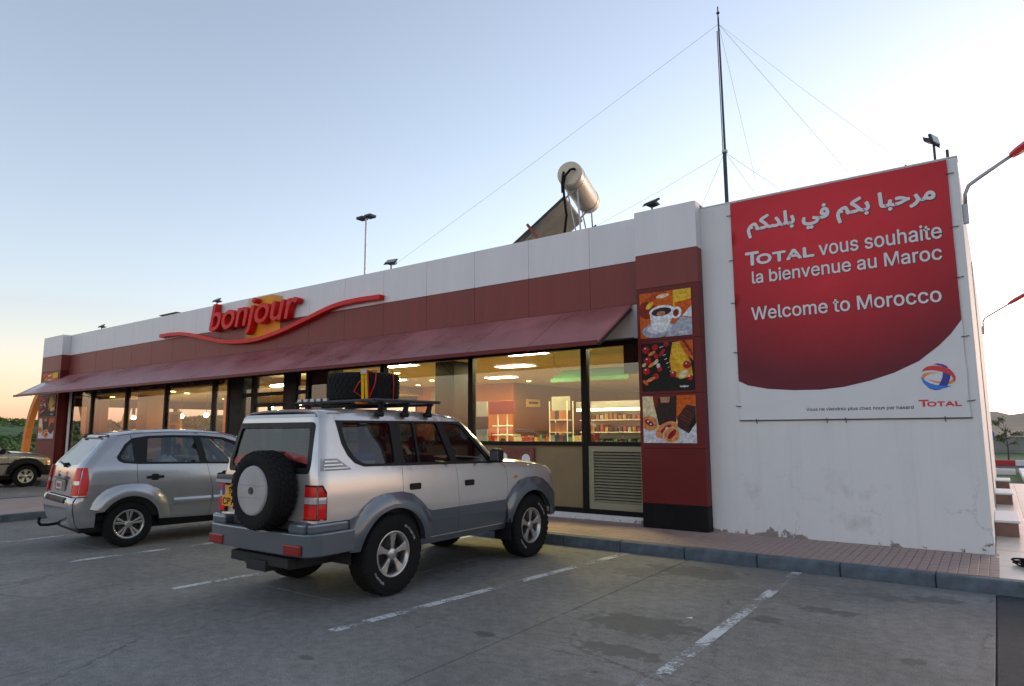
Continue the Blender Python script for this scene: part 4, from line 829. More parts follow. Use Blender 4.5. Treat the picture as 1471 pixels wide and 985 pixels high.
floodlight(-27.25,11.0,5.76,'floodlight on the roof edge at the far left end',0,-55,.13)
floodlight(-.42,11.2,5.96,'floodlight on a short pole at the right corner of the end wall',70,-12,.12)
t = thing('twin_floodlight_pole', 'slim roof pole with two floodlight heads above the red fascia', 'floodlight', (-12.53,11.0,RZ))
MB().tube([(0,0,0),(0,0,2.36)], .024, 8).build('pole', 'galv', t)
for s_ in (-1,1): bx('lamp_head', 'dark_metal', t, s_*.03, s_*.26, -.11, .11, 2.34, 2.41, .015)
t = thing('roof_pipe', 'short thin pipe stub at the right corner of the roof', 'pipe', (-.26,11.0,RZ)); MB().cyl((0,0,0),(0,0,.95),.02,n=8).build('pipe', 'dark_metal', t)
t = thing('roof_vent', 'low dark vent box on the parapet left of the bonjour lettering', 'vent', (-21.9,11.05,RZ)); bx('box', 'dark_metal', t, -.5, .5, -.2, .2, 0, .86, .02); bx('cap', 'dark_metal', t, -.55, .55, -.25, .25, .861, .89)
# red wall lamps on the right end
def wall_lamp(y, z, label, al=.80):
    t = thing('wall_lamp', label, 'wall lamp', (-.15,y,z), 'red headed lamps on the end wall')
    bx('bracket', 'galv', t, 0, .07, -.035, .035, -.14, .14, .008)
    MB().tube([(.045,0,.13),(.05,0,.28),(.10,0,.40),(.22,0,.48),(al,0,.48+(al-.22)*.586)], .026, 10).build('arm', 'galv', t, smooth=True)
    P = []
    for k, (s_, wd, h) in enumerate([(0,.05,.045),(.08,.075,.065),(.25,.11,.08),(.5,.12,.075),(.72,.09,.05),(.82,.03,.02)]):
        c = Vector((al-.02+s_*.87,0,.47+(al-.22)*.586+s_*.5)); P += [c+Vector((-h*.5,0,h*.87)), c+Vector((-h*.2,wd,h*.2)), c+Vector((h*.3,wd*.8,-h*.5)), c+Vector((h*.3,-wd*.8,-h*.5)), c+Vector((-h*.2,-wd,h*.2))]
    MB().add(P, [(5*i+k, 5*i+(k+1)%5, 5*i+5+(k+1)%5, 5*i+5+k) for i in range(5) for k in range(5)]+[(4,3,2,1,0),tuple(range(25,30))]).build('lamp_head', 'lamp_red', t, bevel=.006)
wall_lamp(11.0, 4.72, 'red headed lamp on a curved arm, near corner of the end wall', .62); wall_lamp(27.2, 5.0, 'red headed lamp on a curved arm, far end of the end wall')
# low blocks along the end wall and the coiled hose
for (y0, y1, lab) in [(12.45,13.9,'low white topped brick block by the end wall, nearest'),(17.6,18.9,'low white topped brick block by the end wall, second'),(21.9,23.0,'low white topped brick block by the end wall, furthest')]:
    t = thing('low_bench', lab, 'bench', (0,0,.15), 'low blocks along the end wall')
    bx('block', 'brick_red', t, -.145, .14, y0+.02, y1-.02, -.01, .2); bx('top_slab', 'white_paint', t, -.147, .165, y0, y1, .2, .235, .008)
t = thing('hose_coil', 'black hose coiled on the tiles at the right edge', 'hose', (.30,9.95,.15)); P = []
for k in range(110):
    a = k*.26; r = .20+.05*math.sin(k*.37)+.02*math.sin(k*1.3); P.append((math.cos(a)*r*1.15, math.sin(a)*r*.8, .014+.012*(k/30)+.008*math.sin(k*.9)))
P += [(.2,.25,.09),(.28,.5,.22),(.5,.8,.3),(.9,1.0,.1)]
MB().tube(P, .011, 6).build('hose_loop', 'black_rubber', t, smooth=True)

t = thing('paper_scrap', 'tiny white paper scrap lying on the concrete near the worn line', 'litter', (-2.47,6.2,.001)); mesh_obj('scrap_sheet', [(-.03,-.01,.002),(.0,-.015,.006),(.035,.0,.002),(.02,.02,.012),(-.02,.018,.002)], [(0,1,3,4),(1,2,3)], 'white_paint', t, solid=.001)
# ------------------------------------------------------------------ vehicles
def carpaint(name, col, metal=.6, rough=.30):
    M = mat(name, col, rough, metal, var=.04, scale=1.2, coat=1., rvar=.03)
    return M
carpaint('paint_champagne', (.56,.53,.50)); carpaint('paint_bluegrey', (.10,.122,.145), .5, .36); carpaint('paint_silver', (.43,.425,.43), .65, .24); carpaint('paint_sand', (.42,.385,.335))
mat('trim_black', (.010,.010,.011), .5, var=.2, scale=6, spec=.25); mat('cabin_dark', (.022,.021,.021), .85, var=.2); mat('seat_cloth', (.05,.052,.06), .9, var=.2, scale=6); mat('under', (.02,.02,.021), .85, var=.3)
glass('car_glass', (.38,.41,.43), 1.5, 0, 1.2); glass('car_glass_dark', (.24,.25,.27), 1.5, 0, 1.3)
mat('alloy', (.50,.49,.47), .32, .85, var=.08, scale=8); mat('alloy_dark', (.06,.058,.055), .5, .5, var=.3); mat('tail_red', (.62,.010,.010), .25, var=.1, coat=.15, spec=.35); mat('tail_clear', (.55,.55,.55), .15, .3, coat=.6); mat('amber', (.65,.16,.01), .25, coat=.5); mat('plate_yellow', (.68,.33,.01), .5, var=.08); mat('plate_white', (.55,.50,.50), .5); mat('blue_strip', (.01,.04,.35), .5); mat('cover_grey', (.36,.35,.345), .6, var=.14, scale=5, bump=.2, spec=.3); mat('headlamp', (.5,.48,.42), .12, .4, coat=.8)
mat('chrome', (.6,.6,.6), .12, 1)
def lerpf(tab):
    tab = sorted(tab)
    def f(t):
        if t <= tab[0][0]: return tab[0][1]
        for (a, b), (c, d) in zip(tab[:-1], tab[1:]):
            if t <= c: return b+(d-b)*(t-a)/(c-a)
        return tab[-1][1]
    return f
def crn(t, r):
    t = max(t, 0)
    return 0 if t >= r or r <= 0 else r-math.sqrt(max(0, r*r-(r-t)**2))
class Car:
    def __init__(s, root, w, yr, yf, zt, rr=.12, rf=.3, rt=.07):
        s.root = root; s.w = lerpf(w); s.yr = lerpf(yr); s.yf = lerpf(yf); s.zt = lerpf(zt); s.rr, s.rf, s.rt = rr, rf, rt
    def X(s, y, z):
        return s.w(z)-crn(y-s.yr(z), s.rr)-crn(s.yf(z)-y, s.rf)-crn(s.zt(y)-z, s.rt)
    def side(s, sg, off=0.): return lambda y, z: (sg*(s.X(y, z)+(off(y, z) if callable(off) else off)), y, z)
    def rear(s, off=0.): return lambda x, z: (x, s.yr(z)+crn(s.w(z)-abs(x), s.rr)-off, z)
    def front(s, off=0.): return lambda x, z: (x, s.yf(z)-crn(s.w(z)-abs(x), s.rf)+off, z)
    def top(s, off=0., crown=.02):
        def f(x, y):
            z = s.zt(y); wt = s.w(z)-crn(y-s.yr(z), s.rr)-crn(s.yf(z)-y, s.rf); return (x, y, z-crn(wt-abs(x), s.rt)+off+crown*(1-(x/max(wt,.1))**2)*min(1,max(0,(wt-abs(x))/.15)))
        return f
    def sp(s, name, outline, m_, parent=None, off=0., holes=(), both=True, res=.06, solid=.02, bevel=0):
        """a panel lying on the side of the body, on both sides"""
        out = []
        for sg in ((1,-1) if both else (1,)):
            out.append(panel(name, outline, s.side(sg, off), m_, parent or s.root, holes, res, solid, bevel, flip=(sg < 0)))
        return out
    def rear_edge(s, z0, z1, k=8):
        return [(s.yr(z0+(z1-z0)*i/k)+.293*s.rr, z0+(z1-z0)*i/k) for i in range(k+1)]
    def front_edge(s, z0, z1, k=8):
        return [(s.yf(z0+(z1-z0)*i/k)-.293*s.rf, z0+(z1-z0)*i/k) for i in range(k+1)]
    def roofline(s, y0, y1, k=14):
        return [(y0+(y1-y0)*i/k, s.zt(y0+(y1-y0)*i/k)-.293*s.rt) for i in range(k+1)]
def arc(cy, cz, r, a0, a1, k=18): return [(cy+r*math.cos(R(a0+(a1-a0)*i/k)), cz+r*math.sin(R(a0+(a1-a0)*i/k))) for i in range(k+1)]
def shrink(P, d):
    n = len(P); out = []; A = sum(P[i][0]*P[(i+1)%n][1]-P[(i+1)%n][0]*P[i][1] for i in range(n)); sgn = 1 if A > 0 else -1
    for i in range(n):
        p, a, b = Vector(P[i]), Vector(P[i-1]), Vector(P[(i+1)%n]); e1 = (p-a).normalized(); e2 = (b-p).normalized()
        n1 = Vector((-e1.y,e1.x))*sgn; n2 = Vector((-e2.y,e2.x))*sgn; m_ = (n1+n2); l = m_.length
        m_ = m_/l if l > 1e-6 else n1; k = d/max(.35, m_.dot(n1)); out.append((p.x+m_.x*k, p.y+m_.y*k))
    return out
def swell(cy, cz, r0, r1, lo, hi):
    def f(y, z):
        d = math.hypot(y-cy, z-cz); t = max(0, min(1, (r1-d)/(r1-r0))); return lo+(hi-lo)*math.sin(t*math.pi/2)
    return f
def rnd(P, r, k=4):
    n = len(P); out = []
    for i in range(n):
        p, a, b = Vector(P[i]), Vector(P[i-1]), Vector(P[(i+1)%n]); rr = min(r, (a-p).length*.45, (b-p).length*.45)
        u, v = p+(a-p).normalized()*rr, p+(b-p).normalized()*rr
        out += [tuple((u*(1-t)**2+p*2*t*(1-t)+v*t*t)) for t in [j/k for j in range(k+1)]]
    return out
def wheel(parent, x, y, r, wd, rim, sg, style, name='wheel', chunky=True, letters=False, spare=False):
    """wheel with axis along x; outer face towards sg"""
    t = link(bpy.data.objects.new(name, None), parent); t.location = (x, y, r)
    h = wd/2; s_ = r-rim
    prof = [(rim,-h*.80),(rim+.012,-h*.92),(rim+s_*.25,-h*1.0),(rim+s_*.6,-h*1.04),(r-.035,-h*.97),(r-.012,-h*.86),(r-.008,-h*.6),(r-.006,0),(r-.008,h*.6),(r-.012,h*.86),(r-.035,h*.97),(rim+s_*.6,h*1.04),(rim+s_*.25,h*1.0),(rim+.012,h*.92),(rim,h*.80)]
    tb = MB().lathe(prof, 56, 'X')
    N = 34 if chunky else 52; dep = .012 if chunky else .006
    rows = [(-.98,-.62,.5,0),(-.52,-.2,.62,.5),(-.13,.17,.62,.2),(.22,.54,.62,.7),(.62,.98,.5,.35)] if chunky else [(-.95,-.5,.8,0),(-.4,-.05,.85,.5),(.05,.4,.85,.1),(.5,.95,.8,.6)]
    for (a, b, fill, ph) in rows:
        for i in range(N):
            a0 = 2*math.pi*(i+ph)/N; a1 = a0+2*math.pi*fill/N; sk = (.25 if chunky else .0)*2*math.pi/N
            vs = []
            for rr in (r-.02, r+(0 if chunky else -.002)):
                for (xx, aa) in ((a*h,a0),(b*h,a0+sk),(b*h,a1+sk),(a*h,a1)):
                    r2 = rr-(.018 if abs(xx) > .9*h else 0); vs.append((xx, r2*math.cos(aa), r2*math.sin(aa)))
            tb.add(vs, [(0,3,2,1),(4,5,6,7),(0,1,5,4),(1,2,6,5),(2,3,7,6),(3,0,4,7)])
    ty = tb.build('tyre', 'black_rubber', t); autosmooth(ty, 35)
    ox = sg*h
    if style == 'cover':
        cv = MB().lathe([(.001,ox*1.06),(rim*.2,ox*1.08),(rim*.95,ox*1.10),(rim*1.02,ox*1.07),(rim*1.05,ox*.9)], 40, 'X').build('wheel_cover', 'cover_grey', t, smooth=True)
        MB().cyl((ox*1.07,0,0),(ox*1.16,0,0),.035,n=16).build('cover_cap', 'alloy_dark', cv)
        for zz in (.06,-.06): MB().box(min(ox*1.06,ox*1.135),max(ox*1.06,ox*1.135),-rim*.88,rim*.88,zz-.005,zz+.005).build('cover_rib', 'cover_grey', cv)
        return t
    rm = MB().lathe([(rim+.004,ox*.88),(rim-.004,ox*.90),(rim-.022,ox*.84),(rim-.03,ox*.35),(rim-.04,ox*-.5),(rim-.0,ox*-.82)], 44, 'X').build('rim', 'alloy', t, smooth=True)
    MB().lathe([(.001,ox*.05),(rim*.72,ox*.05),(rim*.72,ox*-.05)], 28, 'X').build('brake_disc', 'alloy_dark', rm)
    MB().lathe([(.001,ox*-.3),(rim-.035,ox*-.3)], 28, 'X').build('wheel_back', 'trim_black', rm)
    n = 5
    for i in range(n):
        A = 2*math.pi*i/n+.3
        def pt(rad, ang, xx): return (xx, rad*math.cos(ang), rad*math.sin(ang))
        subs = [0] if style == 'star' else [-.17,.17]
        for d in subs:
            wa, wb = (.40,.21) if style == 'star' else (.16,.12)
            if style == 'fat': wa, wb, = .30, .22
            a_ = A+d
            r0, r1 = rim*.16, rim-.012
            q = [pt(r0,a_-wa*1.2,ox*.72),pt(r0,a_+wa*1.2,ox*.72),pt(rim*.55,a_+wb*1.05,ox*.76),pt(r1,a_+wb*(.95 if style != 'star' else 1.15),ox*.82),pt(r1,a_-wb*(.95 if style != 'star' else 1.15),ox*.82),pt(rim*.55,a_-wb*1.05,ox*.76)]
            MB().prism(q, (-ox*.26,0,0)).build('spoke', 'alloy', rm, bevel=.006)
    hb = MB().lathe([(.001,ox*.80),(rim*.20,ox*.79),(rim*.26,ox*.74),(rim*.28,ox*.55)], 24, 'X').build('hub', 'alloy', rm, smooth=True)
    for i in range(n):
        A = 2*math.pi*(i+.5)/n+.3; MB().cyl((ox*.60,rim*.30*math.cos(A),rim*.30*math.sin(A)),(ox*.74,rim*.30*math.cos(A),rim*.30*math.sin(A)),.013,n=6).build('wheel_nut', 'alloy_dark', rm)
    if letters:
        lm = MB(); 
        for body, a0 in (('BFGoodrich',-2.35),('All-Terrain T/A',.75)):
            tm = text_mesh(body, .048, font=True, offset=.0004); co = [v.co.copy() for v in tm.vertices]; wdt = max(c.x for c in co); rad = rim+s_*.46
            vs = []
            for c in co:
                a = a0+(wdt/2-c.x)/rad if sg > 0 else a0-(wdt/2-c.x)/rad
                rr = rad+c.y-.018; aa = a; k = (rr-rim)/s_; xx = h*(1.0 + .04*min(1,max(0,(k-.25)/.35)) if k < .6 else 1.04-.07*(k-.6)/.3)
                vs.append((sg*(xx+.0015), rr*math.cos(aa), rr*math.sin(aa)))
            lm.add(vs, [tuple(p.vertices) for p in tm.polygons])
        o = mesh_obj('sidewall_lettering', lm.v, lm.f, mat('letter_white', (.5,.5,.49), .7), ty); tag(o, kind='stuff')
    return t
def well(parent, cy, cz, r, x0, x1):
    P = arc(cy, cz, r, -5, 185, 20); b = MB()
    b.add([(x, y, z) for y, z in P for x in (x0, x1)], [(2*i,2*i+1,2*i+3,2*i+2) for i in range(len(P)-1)]); return b.build('wheel_well', 'under', parent, smooth=True)
def seat(parent, x, y, z, wd=.5, hr=True, m_='seat_cloth'):
    t = link(bpy.data.objects.new('seat', None), parent); t.location = (x,y,z)
    bx('cushion', m_, t, -wd/2, wd/2, -.05, .45, 0, .16, .04)
    MB().prism([(-wd/2,-.06,.12),(wd/2,-.06,.12),(wd*.44,-.2,.64),(-wd*.44,-.2,.64)], (0,.12,.02)).build('backrest', m_, t, bevel=.04)
    if hr:
        for xx in ([0] if wd < .7 else [-wd*.3,wd*.3]): MB().prism([(xx-.13,-.19,.68),(xx+.13,-.19,.68),(xx+.11,-.23,.88),(xx-.11,-.23,.88)], (0,.09,0)).build('headrest', m_, t, bevel=.03)
def grid_patch(name, corners_fn, nu, nv, m_, parent, solid=.006):
    vs = [corners_fn(i/nu, j/nv) for i in range(nu+1) for j in range(nv+1)]
    fs = [(i*(nv+1)+j, (i+1)*(nv+1)+j, (i+1)*(nv+1)+j+1, i*(nv+1)+j+1) for i in range(nu) for j in range(nv)]
    return mesh_obj(name, vs, fs, m_, parent, smooth=True, solid=solid)
def bumper(parent, pts, z0, z1, m_, name='bumper', thick=.09, bev=.03):
    """plan outline (x, y) of the outer face, mirrored, extruded in height"""
    full = [(x,y) for x, y in pts]+[(-x,y) for x, y in reversed(pts)]
    o = full; cx = 0; inn = []
    n = len(o)
    for i in range(n):
        a, b = Vector(o[max(i-1,0)]), Vector(o[min(i+1,n-1)]); d = (b-a).normalized(); nn = Vector((d.y, -d.x)); inn.append((o[i][0]+nn.x*thick, o[i][1]+nn.y*thick))
    vs = []; 
    for (x,y),(u,v_) in zip(o,inn): vs += [(x,y,z0),(x,y,z1),(u,v_,z1),(u,v_,z0)]
    fs = [(4*i+k, 4*i+4+k, 4*i+4+(k+1)%4, 4*i+(k+1)%4) for i in range(n-1) for k in range(4)]+[(0,1,2,3),(4*n-1,4*n-2,4*n-3,4*n-4)]
    ob = MB().add(vs, fs).build(name, m_, parent, bevel=bev, seg=3); return ob

# ---------------- lifted off-roader
suv = thing('off_road_car', 'champagne lifted off-road car with blue grey flares and a spare wheel on the tailgate', 'car', (-6.27,5.23,0))
C = Car(suv, w=[(.4,.80),(.52,.835),(.7,.86),(.9,.868),(1.1,.866),(1.25,.855),(1.33,.842),(1.40,.822),(1.65,.762),(1.86,.705),(1.97,.68)],
        yr=[(.4,-.98),(.86,-1.02),(1.3,-1.01),(1.45,-.985),(1.9,-.905),(2,-.89)], yf=[(.4,3.38),(.8,3.44),(1.1,3.42),(1.3,3.36)],
        zt=[(-1.1,1.85),(-.92,1.925),(-.8,1.948),(-.4,1.965),(.4,1.968),(.9,1.95),(1.2,1.915),(1.36,1.87),(1.95,1.37),(2.05,1.34),(2.5,1.315),(2.9,1.27),(3.2,1.20),(3.4,1.10),(3.5,1.0)], rr=.11, rf=.28, rt=.075)
P_ = 'paint_champagne'; AR_, AZ = .50, .433; WB = 2.64
re = C.rear_edge(.86,1.925,10)
dlo = [(-.70,1.862),(-.66,1.62),(-.60,1.50),(-.52,1.42),(-.40,1.378),(.0,1.368),(1.06,1.345),(1.80,1.325),(1.83,1.34),(1.32,1.83),(1.28,1.862)]
# rear quarter (D-pillar) panel
aq = arc(0, AZ, AR_, 118, 73, 14)
quarter = list(reversed(re))+[(-.42,.86)]+[p for p in aq]+[(.146,1.0),(.146,1.364),(0,1.368),(-.40,1.378),(-.52,1.42),(-.60,1.50),(-.66,1.62),(-.70,1.862)]
quarter = quarter+list(reversed(C.roofline(-.86,-.70,4)))
C.sp('rear_quarter_panel', quarter, P_, res=.05)
C.sp('roof_rail', [(-.698,1.864)]+[(1.28,1.864)]+list(reversed(C.roofline(-.698,1.28,16))), P_, res=.06)
C.sp('windscreen_pillar', [(1.285,1.864),(1.325,1.832),(1.835,1.342),(1.80,1.322),(2.0,1.318)]+list(reversed(C.roofline(1.285,1.97,10))), P_, res=.05)
rd = [(.152,1.362),(.152,.92)]+arc(0,AZ,AR_,71,12,12)+[(.50,.52),(1.085,.52),(1.10,.9),(1.06,1.342)]
rdoor = C.sp('rear_door', rd, P_)
fd = [(1.066,1.342),(1.106,.9),(1.091,.52),(2.06,.52),(2.10,.8),(2.10,1.1),(2.05,1.318)]
fdoor = C.sp('front_door', fd, P_)
fe = C.front_edge(.62,1.12,6)
fen = [(2.056,1.316),(2.106,1.1),(2.106,.8),(2.09,.56)]+arc(WB,AZ,AR_,165,15,22)+[(3.25,.62)]+fe+list(reversed(C.roofline(2.06,fe[-1][0],12)))
C.sp('front_wing', fen, P_, res=.05)
# window band
q_ = [(-.64,1.84),(-.60,1.62),(-.545,1.52),(-.48,1.45),(-.38,1.405),(.05,1.395),(.06,1.84)]
r1 = [(.20,1.84),(.20,1.392),(.42,1.388),(.42,1.84)]; r2 = [(.45,1.84),(.45,1.387),(.99,1.378),(.83,1.84)]
f_ = [(.95,1.835),(1.11,1.375),(1.70,1.36),(1.72,1.375),(1.27,1.815),(1.22,1.835)]
for sgn_wins in [rnd(q_,.04), rnd(r1,.02), rnd(r2,.03), rnd(f_,.03)]:
    pass
wins = [rnd(q_,.05), rnd(r1,.02), rnd(r2,.03), rnd(f_,.03)]
C.sp('window_surround', dlo, 'trim_black', off=.003, holes=wins, res=.05, solid=.03)
for wv in wins: C.sp('window', shrink(wv,-.012), 'car_glass', off=-.012, res=.09, solid=0)
# roof, bonnet, tailgate
wr = lambda y: C.w(C.zt(y))-.293*C.rt
ro = [(wr(y), y) for y in [-.86+.1*i for i in range(22)]+[1.34]]
panel('roof', [(-x,y) for x, y in ro]+[(x,y) for x, y in reversed(ro)], C.top(crown=.025), P_, suv, res=.08, flip=True)
bo = [(wr(y)-crn(C.yf(1.1)-y,C.rf)-.0, y) for y in [2.04,2.2,2.4,2.6,2.8,3.0,3.15,3.25,3.33]]
panel('bonnet', [(-x,y) for x, y in bo]+[(x,y) for x, y in reversed(bo)], C.top(crown=.04), P_, suv, res=.08, flip=True)
def ws(u, v_):
    y = 2.02+(1.34-2.02)*v_; z = 1.335+(1.885-1.335)*v_; wx = (C.w(z)-.06)*(2*u-1); return (wx, y+.10*(1-(2*u-1)**2)*(1-.5*v_), z+.01)
grid_patch('windscreen', ws, 12, 6, 'car_glass', suv, 0)
xe = lambda z: C.w(z)-.293*C.rr
rw = [(-.66,1.84),(-.71,1.42),(-.69,1.33),(.70,1.33),(.715,1.42),(.66,1.84)]
def tg_outline(z0, z1, k=10):
    zs = [z0+(z1-z0)*i/k for i in range(k+1)]; return [(-xe(z),z) for z in reversed(zs)]+[(xe(z),z) for z in zs]
tg = panel('tailgate', tg_outline(.86,1.895), C.rear(), P_, suv, holes=[rnd(rw,.05)], res=.06, solid=.03)
sur = panel('rear_window_surround', rnd(shrink(rw,-.004),.05), C.rear(.004), 'trim_black', tg, holes=[rnd(shrink(rw,.055),.05)], res=.06, solid=.02)
panel('rear_window', rnd(rw,.05), C.rear(-.012), glass('suv_rear_glass', (.34,.37,.40), 1.5, 0, 2), tg, res=.1, solid=0)
panel('window_band', [(-.69,1.40),(-.62,1.47),(-.3,1.535),(0,1.55),(.3,1.54),(.66,1.49),(.66,1.42),(.3,1.47),(0,1.48),(-.3,1.465),(-.6,1.40)], C.rear(-.007), mat('band_red', (.25,.02,.015), .4), tg, res=.1, solid=0)
panel('rear_header', [(-.64,1.897),(-.60,1.93),(.60,1.93),(.64,1.897)], lambda x, z: (x, C.yr(z)+.01+.5*max(0,z-1.895), z), P_, suv, res=.08)
panel('lower_tailgate', [(-.60,.66),(-.60,.855),(.62,.855),(.62,.66)], C.rear(.004), mat('dark_clad', (.05,.055,.06), .5), suv, res=.1, solid=.03)
# blue grey flares, sills and bumpers
B_ = 'paint_bluegrey'
def flare(cy, name, rear):
    o_ = [(cy-.60,.53),(cy-.62,.86),(cy-.50,.90),(cy-.42,.97),(cy-.28,1.05),(cy-.12,1.085),(cy+.12,1.085),(cy+.28,1.05),(cy+.42,.96),(cy+.52,.87),(cy+.585,.84),(cy+.585,.53)] if rear else [(cy-.56,.53),(cy-.57,.84),(cy-.5,.90),(cy-.42,.98),(cy-.28,1.06),(cy-.1,1.10),(cy+.12,1.10),(cy+.3,1.06),(cy+.45,.97),(cy+.56,.88),(cy+.62,.80),(cy+.60,.66)]
    i_ = arc(cy, AZ, AR_-.012, 11, 169, 26) if rear else arc(cy, AZ, AR_-.012, 26, 169, 26)
    C.sp(name, list(reversed(o_))+list(reversed(i_)), B_, off=swell(cy, AZ, AR_+.02, .66, .022, .062), res=.04, solid=.06)
flare(0, 'rear_wheel_flare', True); flare(WB, 'front_wheel_flare', False)
for d_, (a, b) in ((rdoor,(.59,1.085)),(fdoor,(1.095,2.065))):
    for i, sg in enumerate((1,-1)):
        panel('door_cladding', [(a,.535),(b,.535),(b+.01,.835),(a+.0,.835)], C.side(sg,.016), B_, d_[i], res=.08, solid=.02, bevel=.006, flip=sg < 0)
        panel('door_cladding_strip', [(a,.72),(b+.006,.715),(b+.006,.735),(a,.74)], C.side(sg,.024), B_, d_[i], res=.08, solid=.012, bevel=.004, flip=sg < 0)
C.sp('sill', [(.47,.45),(2.16,.45),(2.16,.53),(.47,.53)], B_, off=.0, solid=.05)
rb = bumper(suv, [(.895,-.55),(.905,-.80),(.90,-.96),(.865,-1.06),(.80,-1.115),(.6,-1.135),(.3,-1.142)], .545, .765, B_, 'rear_bumper', .1)
for sg in (1,-1): MB().box(min(sg*.55,sg*.80),max(sg*.55,sg*.80),-1.12,-.99,.755,.865).build('bumper_shoulder', B_, rb, bevel=.03, seg=3)
for sg in (1,-1): MB().box(min(sg*.78,sg*.87),max(sg*.78,sg*.87),-1.08,-.56,.755,.862).build('bumper_end', B_, rb, bevel=.03, seg=3)
bx('step_pad', 'trim_black', rb, -.55, .55, -1.125, -.98, .755, .774, .006)
for sg in (1,-1): MB().box(sg*.66-.13,sg*.66+.13,-1.152,-1.12,.56,.66).build('fog_light', mat('fog_red', (.22,.012,.010), .3), rb, bevel=.012)
fb = bumper(suv, [(.885,3.16),(.88,3.24),(.82,3.36),(.70,3.46),(.5,3.52),(.2,3.54)][::-1] and [(-.885,3.16),(-.88,3.24),(-.82,3.36),(-.70,3.46),(-.5,3.52),(-.2,3.54)], .52, .86, B_, 'front_bumper', .1)
panel('front_grille', [(-.55,.86),(-.55,1.08),(.55,1.08),(.55,.86)], C.front(-.02), 'trim_black', suv, res=.1, solid=0)
for sg in (1,-1): panel('headlight', [(sg*.56,.90),(sg*.56,1.09),(sg*.74,1.09),(sg*.74,.90)], C.front(.0), 'headlamp', suv, res=.06, solid=.02, flip=sg < 0)
# lamps, handles, vents, mirrors
for sg in (1,-1):
    tl_ = link(bpy.data.objects.new('tail_light', None), suv)
    for (z0, z1, m_) in ((.895,1.035,'tail_red'),(1.04,1.105,'tail_clear'),(1.11,1.205,'tail_red')):
        x0 = .685
        panel('lens', [(sg*x0,z0),(sg*(xe(z0)+.001),z0),(sg*(xe(z1)+.001),z1),(sg*x0,z1)], C.rear(.014), m_, tl_, res=.04, solid=.02, flip=sg < 0)
        panel('lens', [(C.yr(z0)+.031,z0),(C.yr(z0)+.10,z0),(C.yr(z1)+(.10 if z1 < 1.15 else .055),z1),(C.yr(z1)+.031,z1)], C.side(sg,.014), m_, tl_, res=.04, solid=.02, flip=sg < 0)
    panel('lamp_bezel', [(sg*.672,.882),(sg*(xe(.88)+.001),.882),(sg*(xe(1.22)+.001),1.222),(sg*.672,1.222)], C.rear(.006), 'trim_black', tl_, res=.05, solid=.012, flip=sg < 0)
    panel('lamp_bezel', [(C.yr(.9)+.031,.882),(C.yr(.9)+.118,.882),(C.yr(.9)+.118,1.15),(C.yr(1.2)+.07,1.222),(C.yr(1.2)+.031,1.222)], C.side(sg,.006), 'trim_black', tl_, res=.05, solid=.012, flip=sg < 0)
for i, sg in enumerate((1,-1)):
    for d_, yc in ((rdoor,.34),(fdoor,1.30)):
        zc = 1.125 if yc < 1 else 1.105
        panel('door_handle', rnd([(yc-.085,zc-.036),(yc+.085,zc-.036),(yc+.085,zc+.036),(yc-.085,zc+.036)],.02), C.side(sg,.010), 'trim_black', d_[i], res=.05, solid=.014, bevel=.004, flip=sg < 0)
        panel('handle_grip', [(yc-.075,zc+.002),(yc+.075,zc+.002),(yc+.075,zc+.03),(yc-.075,zc+.03)], C.side(sg,.022), 'trim_black', d_[i], res=.05, solid=.014, bevel=.004, flip=sg < 0)
    mr_ = MB().box(sg*.90-.07,sg*.90+.10,1.74,1.86,1.33,1.51).build('door_mirror', 'trim_black', fdoor[i], bevel=.035, seg=3)
    MB().tube([(sg*.82,1.82,1.36),(sg*.90,1.80,1.39)], .025, 8).build('mirror_arm', 'trim_black', mr_)
    MB().box(sg*.90-.05,sg*.90+.08,1.735,1.741,1.355,1.485).build('mirror_glass', 'chrome', mr_)
    panel('side_repeater', rnd([(2.27,1.105),(2.33,1.105),(2.33,1.14),(2.27,1.14)],.012), C.side(sg,.012), 'amber', suv, res=.04, solid=.012, bevel=.004, flip=sg < 0)
for k in range(3): 
    z = 1.372+.034*k; C.sp('vent_slat', [(-.93+.012*k,z),(-.62-.06*k,z),(-.63-.06*k,z+.016),(-.925+.012*k,z+.016)], 'white_paint' if False else P_, off=.016, res=.06, solid=.012, bevel=.003)
C.sp('vent_recess', [(-.95,1.358),(-.57,1.358),(-.74,1.475),(-.93,1.475)], 'cover_grey', off=.004, res=.06, solid=.008)
# rear door plate, plate lamp box, spare wheel
pl = bx('number_plate', 'plate_yellow', suv, -.735, -.455, -1.052, -1.038, .94, 1.17, .004)
bx('country_strip', 'blue_strip', pl, -.733, -.685, -1.0545, -1.0525, 1.06, 1.168)
wall_text('plate_text', '9', -.61, 1.075, -1.054, 'trim_black', pl, height=.078, offset=.02); wall_text('plate_text', 'CBA', -.72, .958, -1.054, 'trim_black', pl, height=.078, width=.24, offset=.02)
bx('plate_lamp_box', 'dark_clad', suv, -.80, -.46, -1.10, -1.03, 1.19, 1.285, .02); bx('plate_lamp_lens', 'cover_grey', suv, -.78, -.48, -1.106, -1.10, 1.20, 1.235)
sp_ = wheel(suv, 0, 0, .395, .26, .235, 1, 'cover', name='spare_wheel', chunky=True); sp_.location = (.20,-1.165,1.165); sp_.rotation_euler = (0,0,R(-90))
MB().cyl((.20,-1.06,1.165),(.20,-1.0,1.165),.12,n=16).build('spare_carrier', 'trim_black', suv)
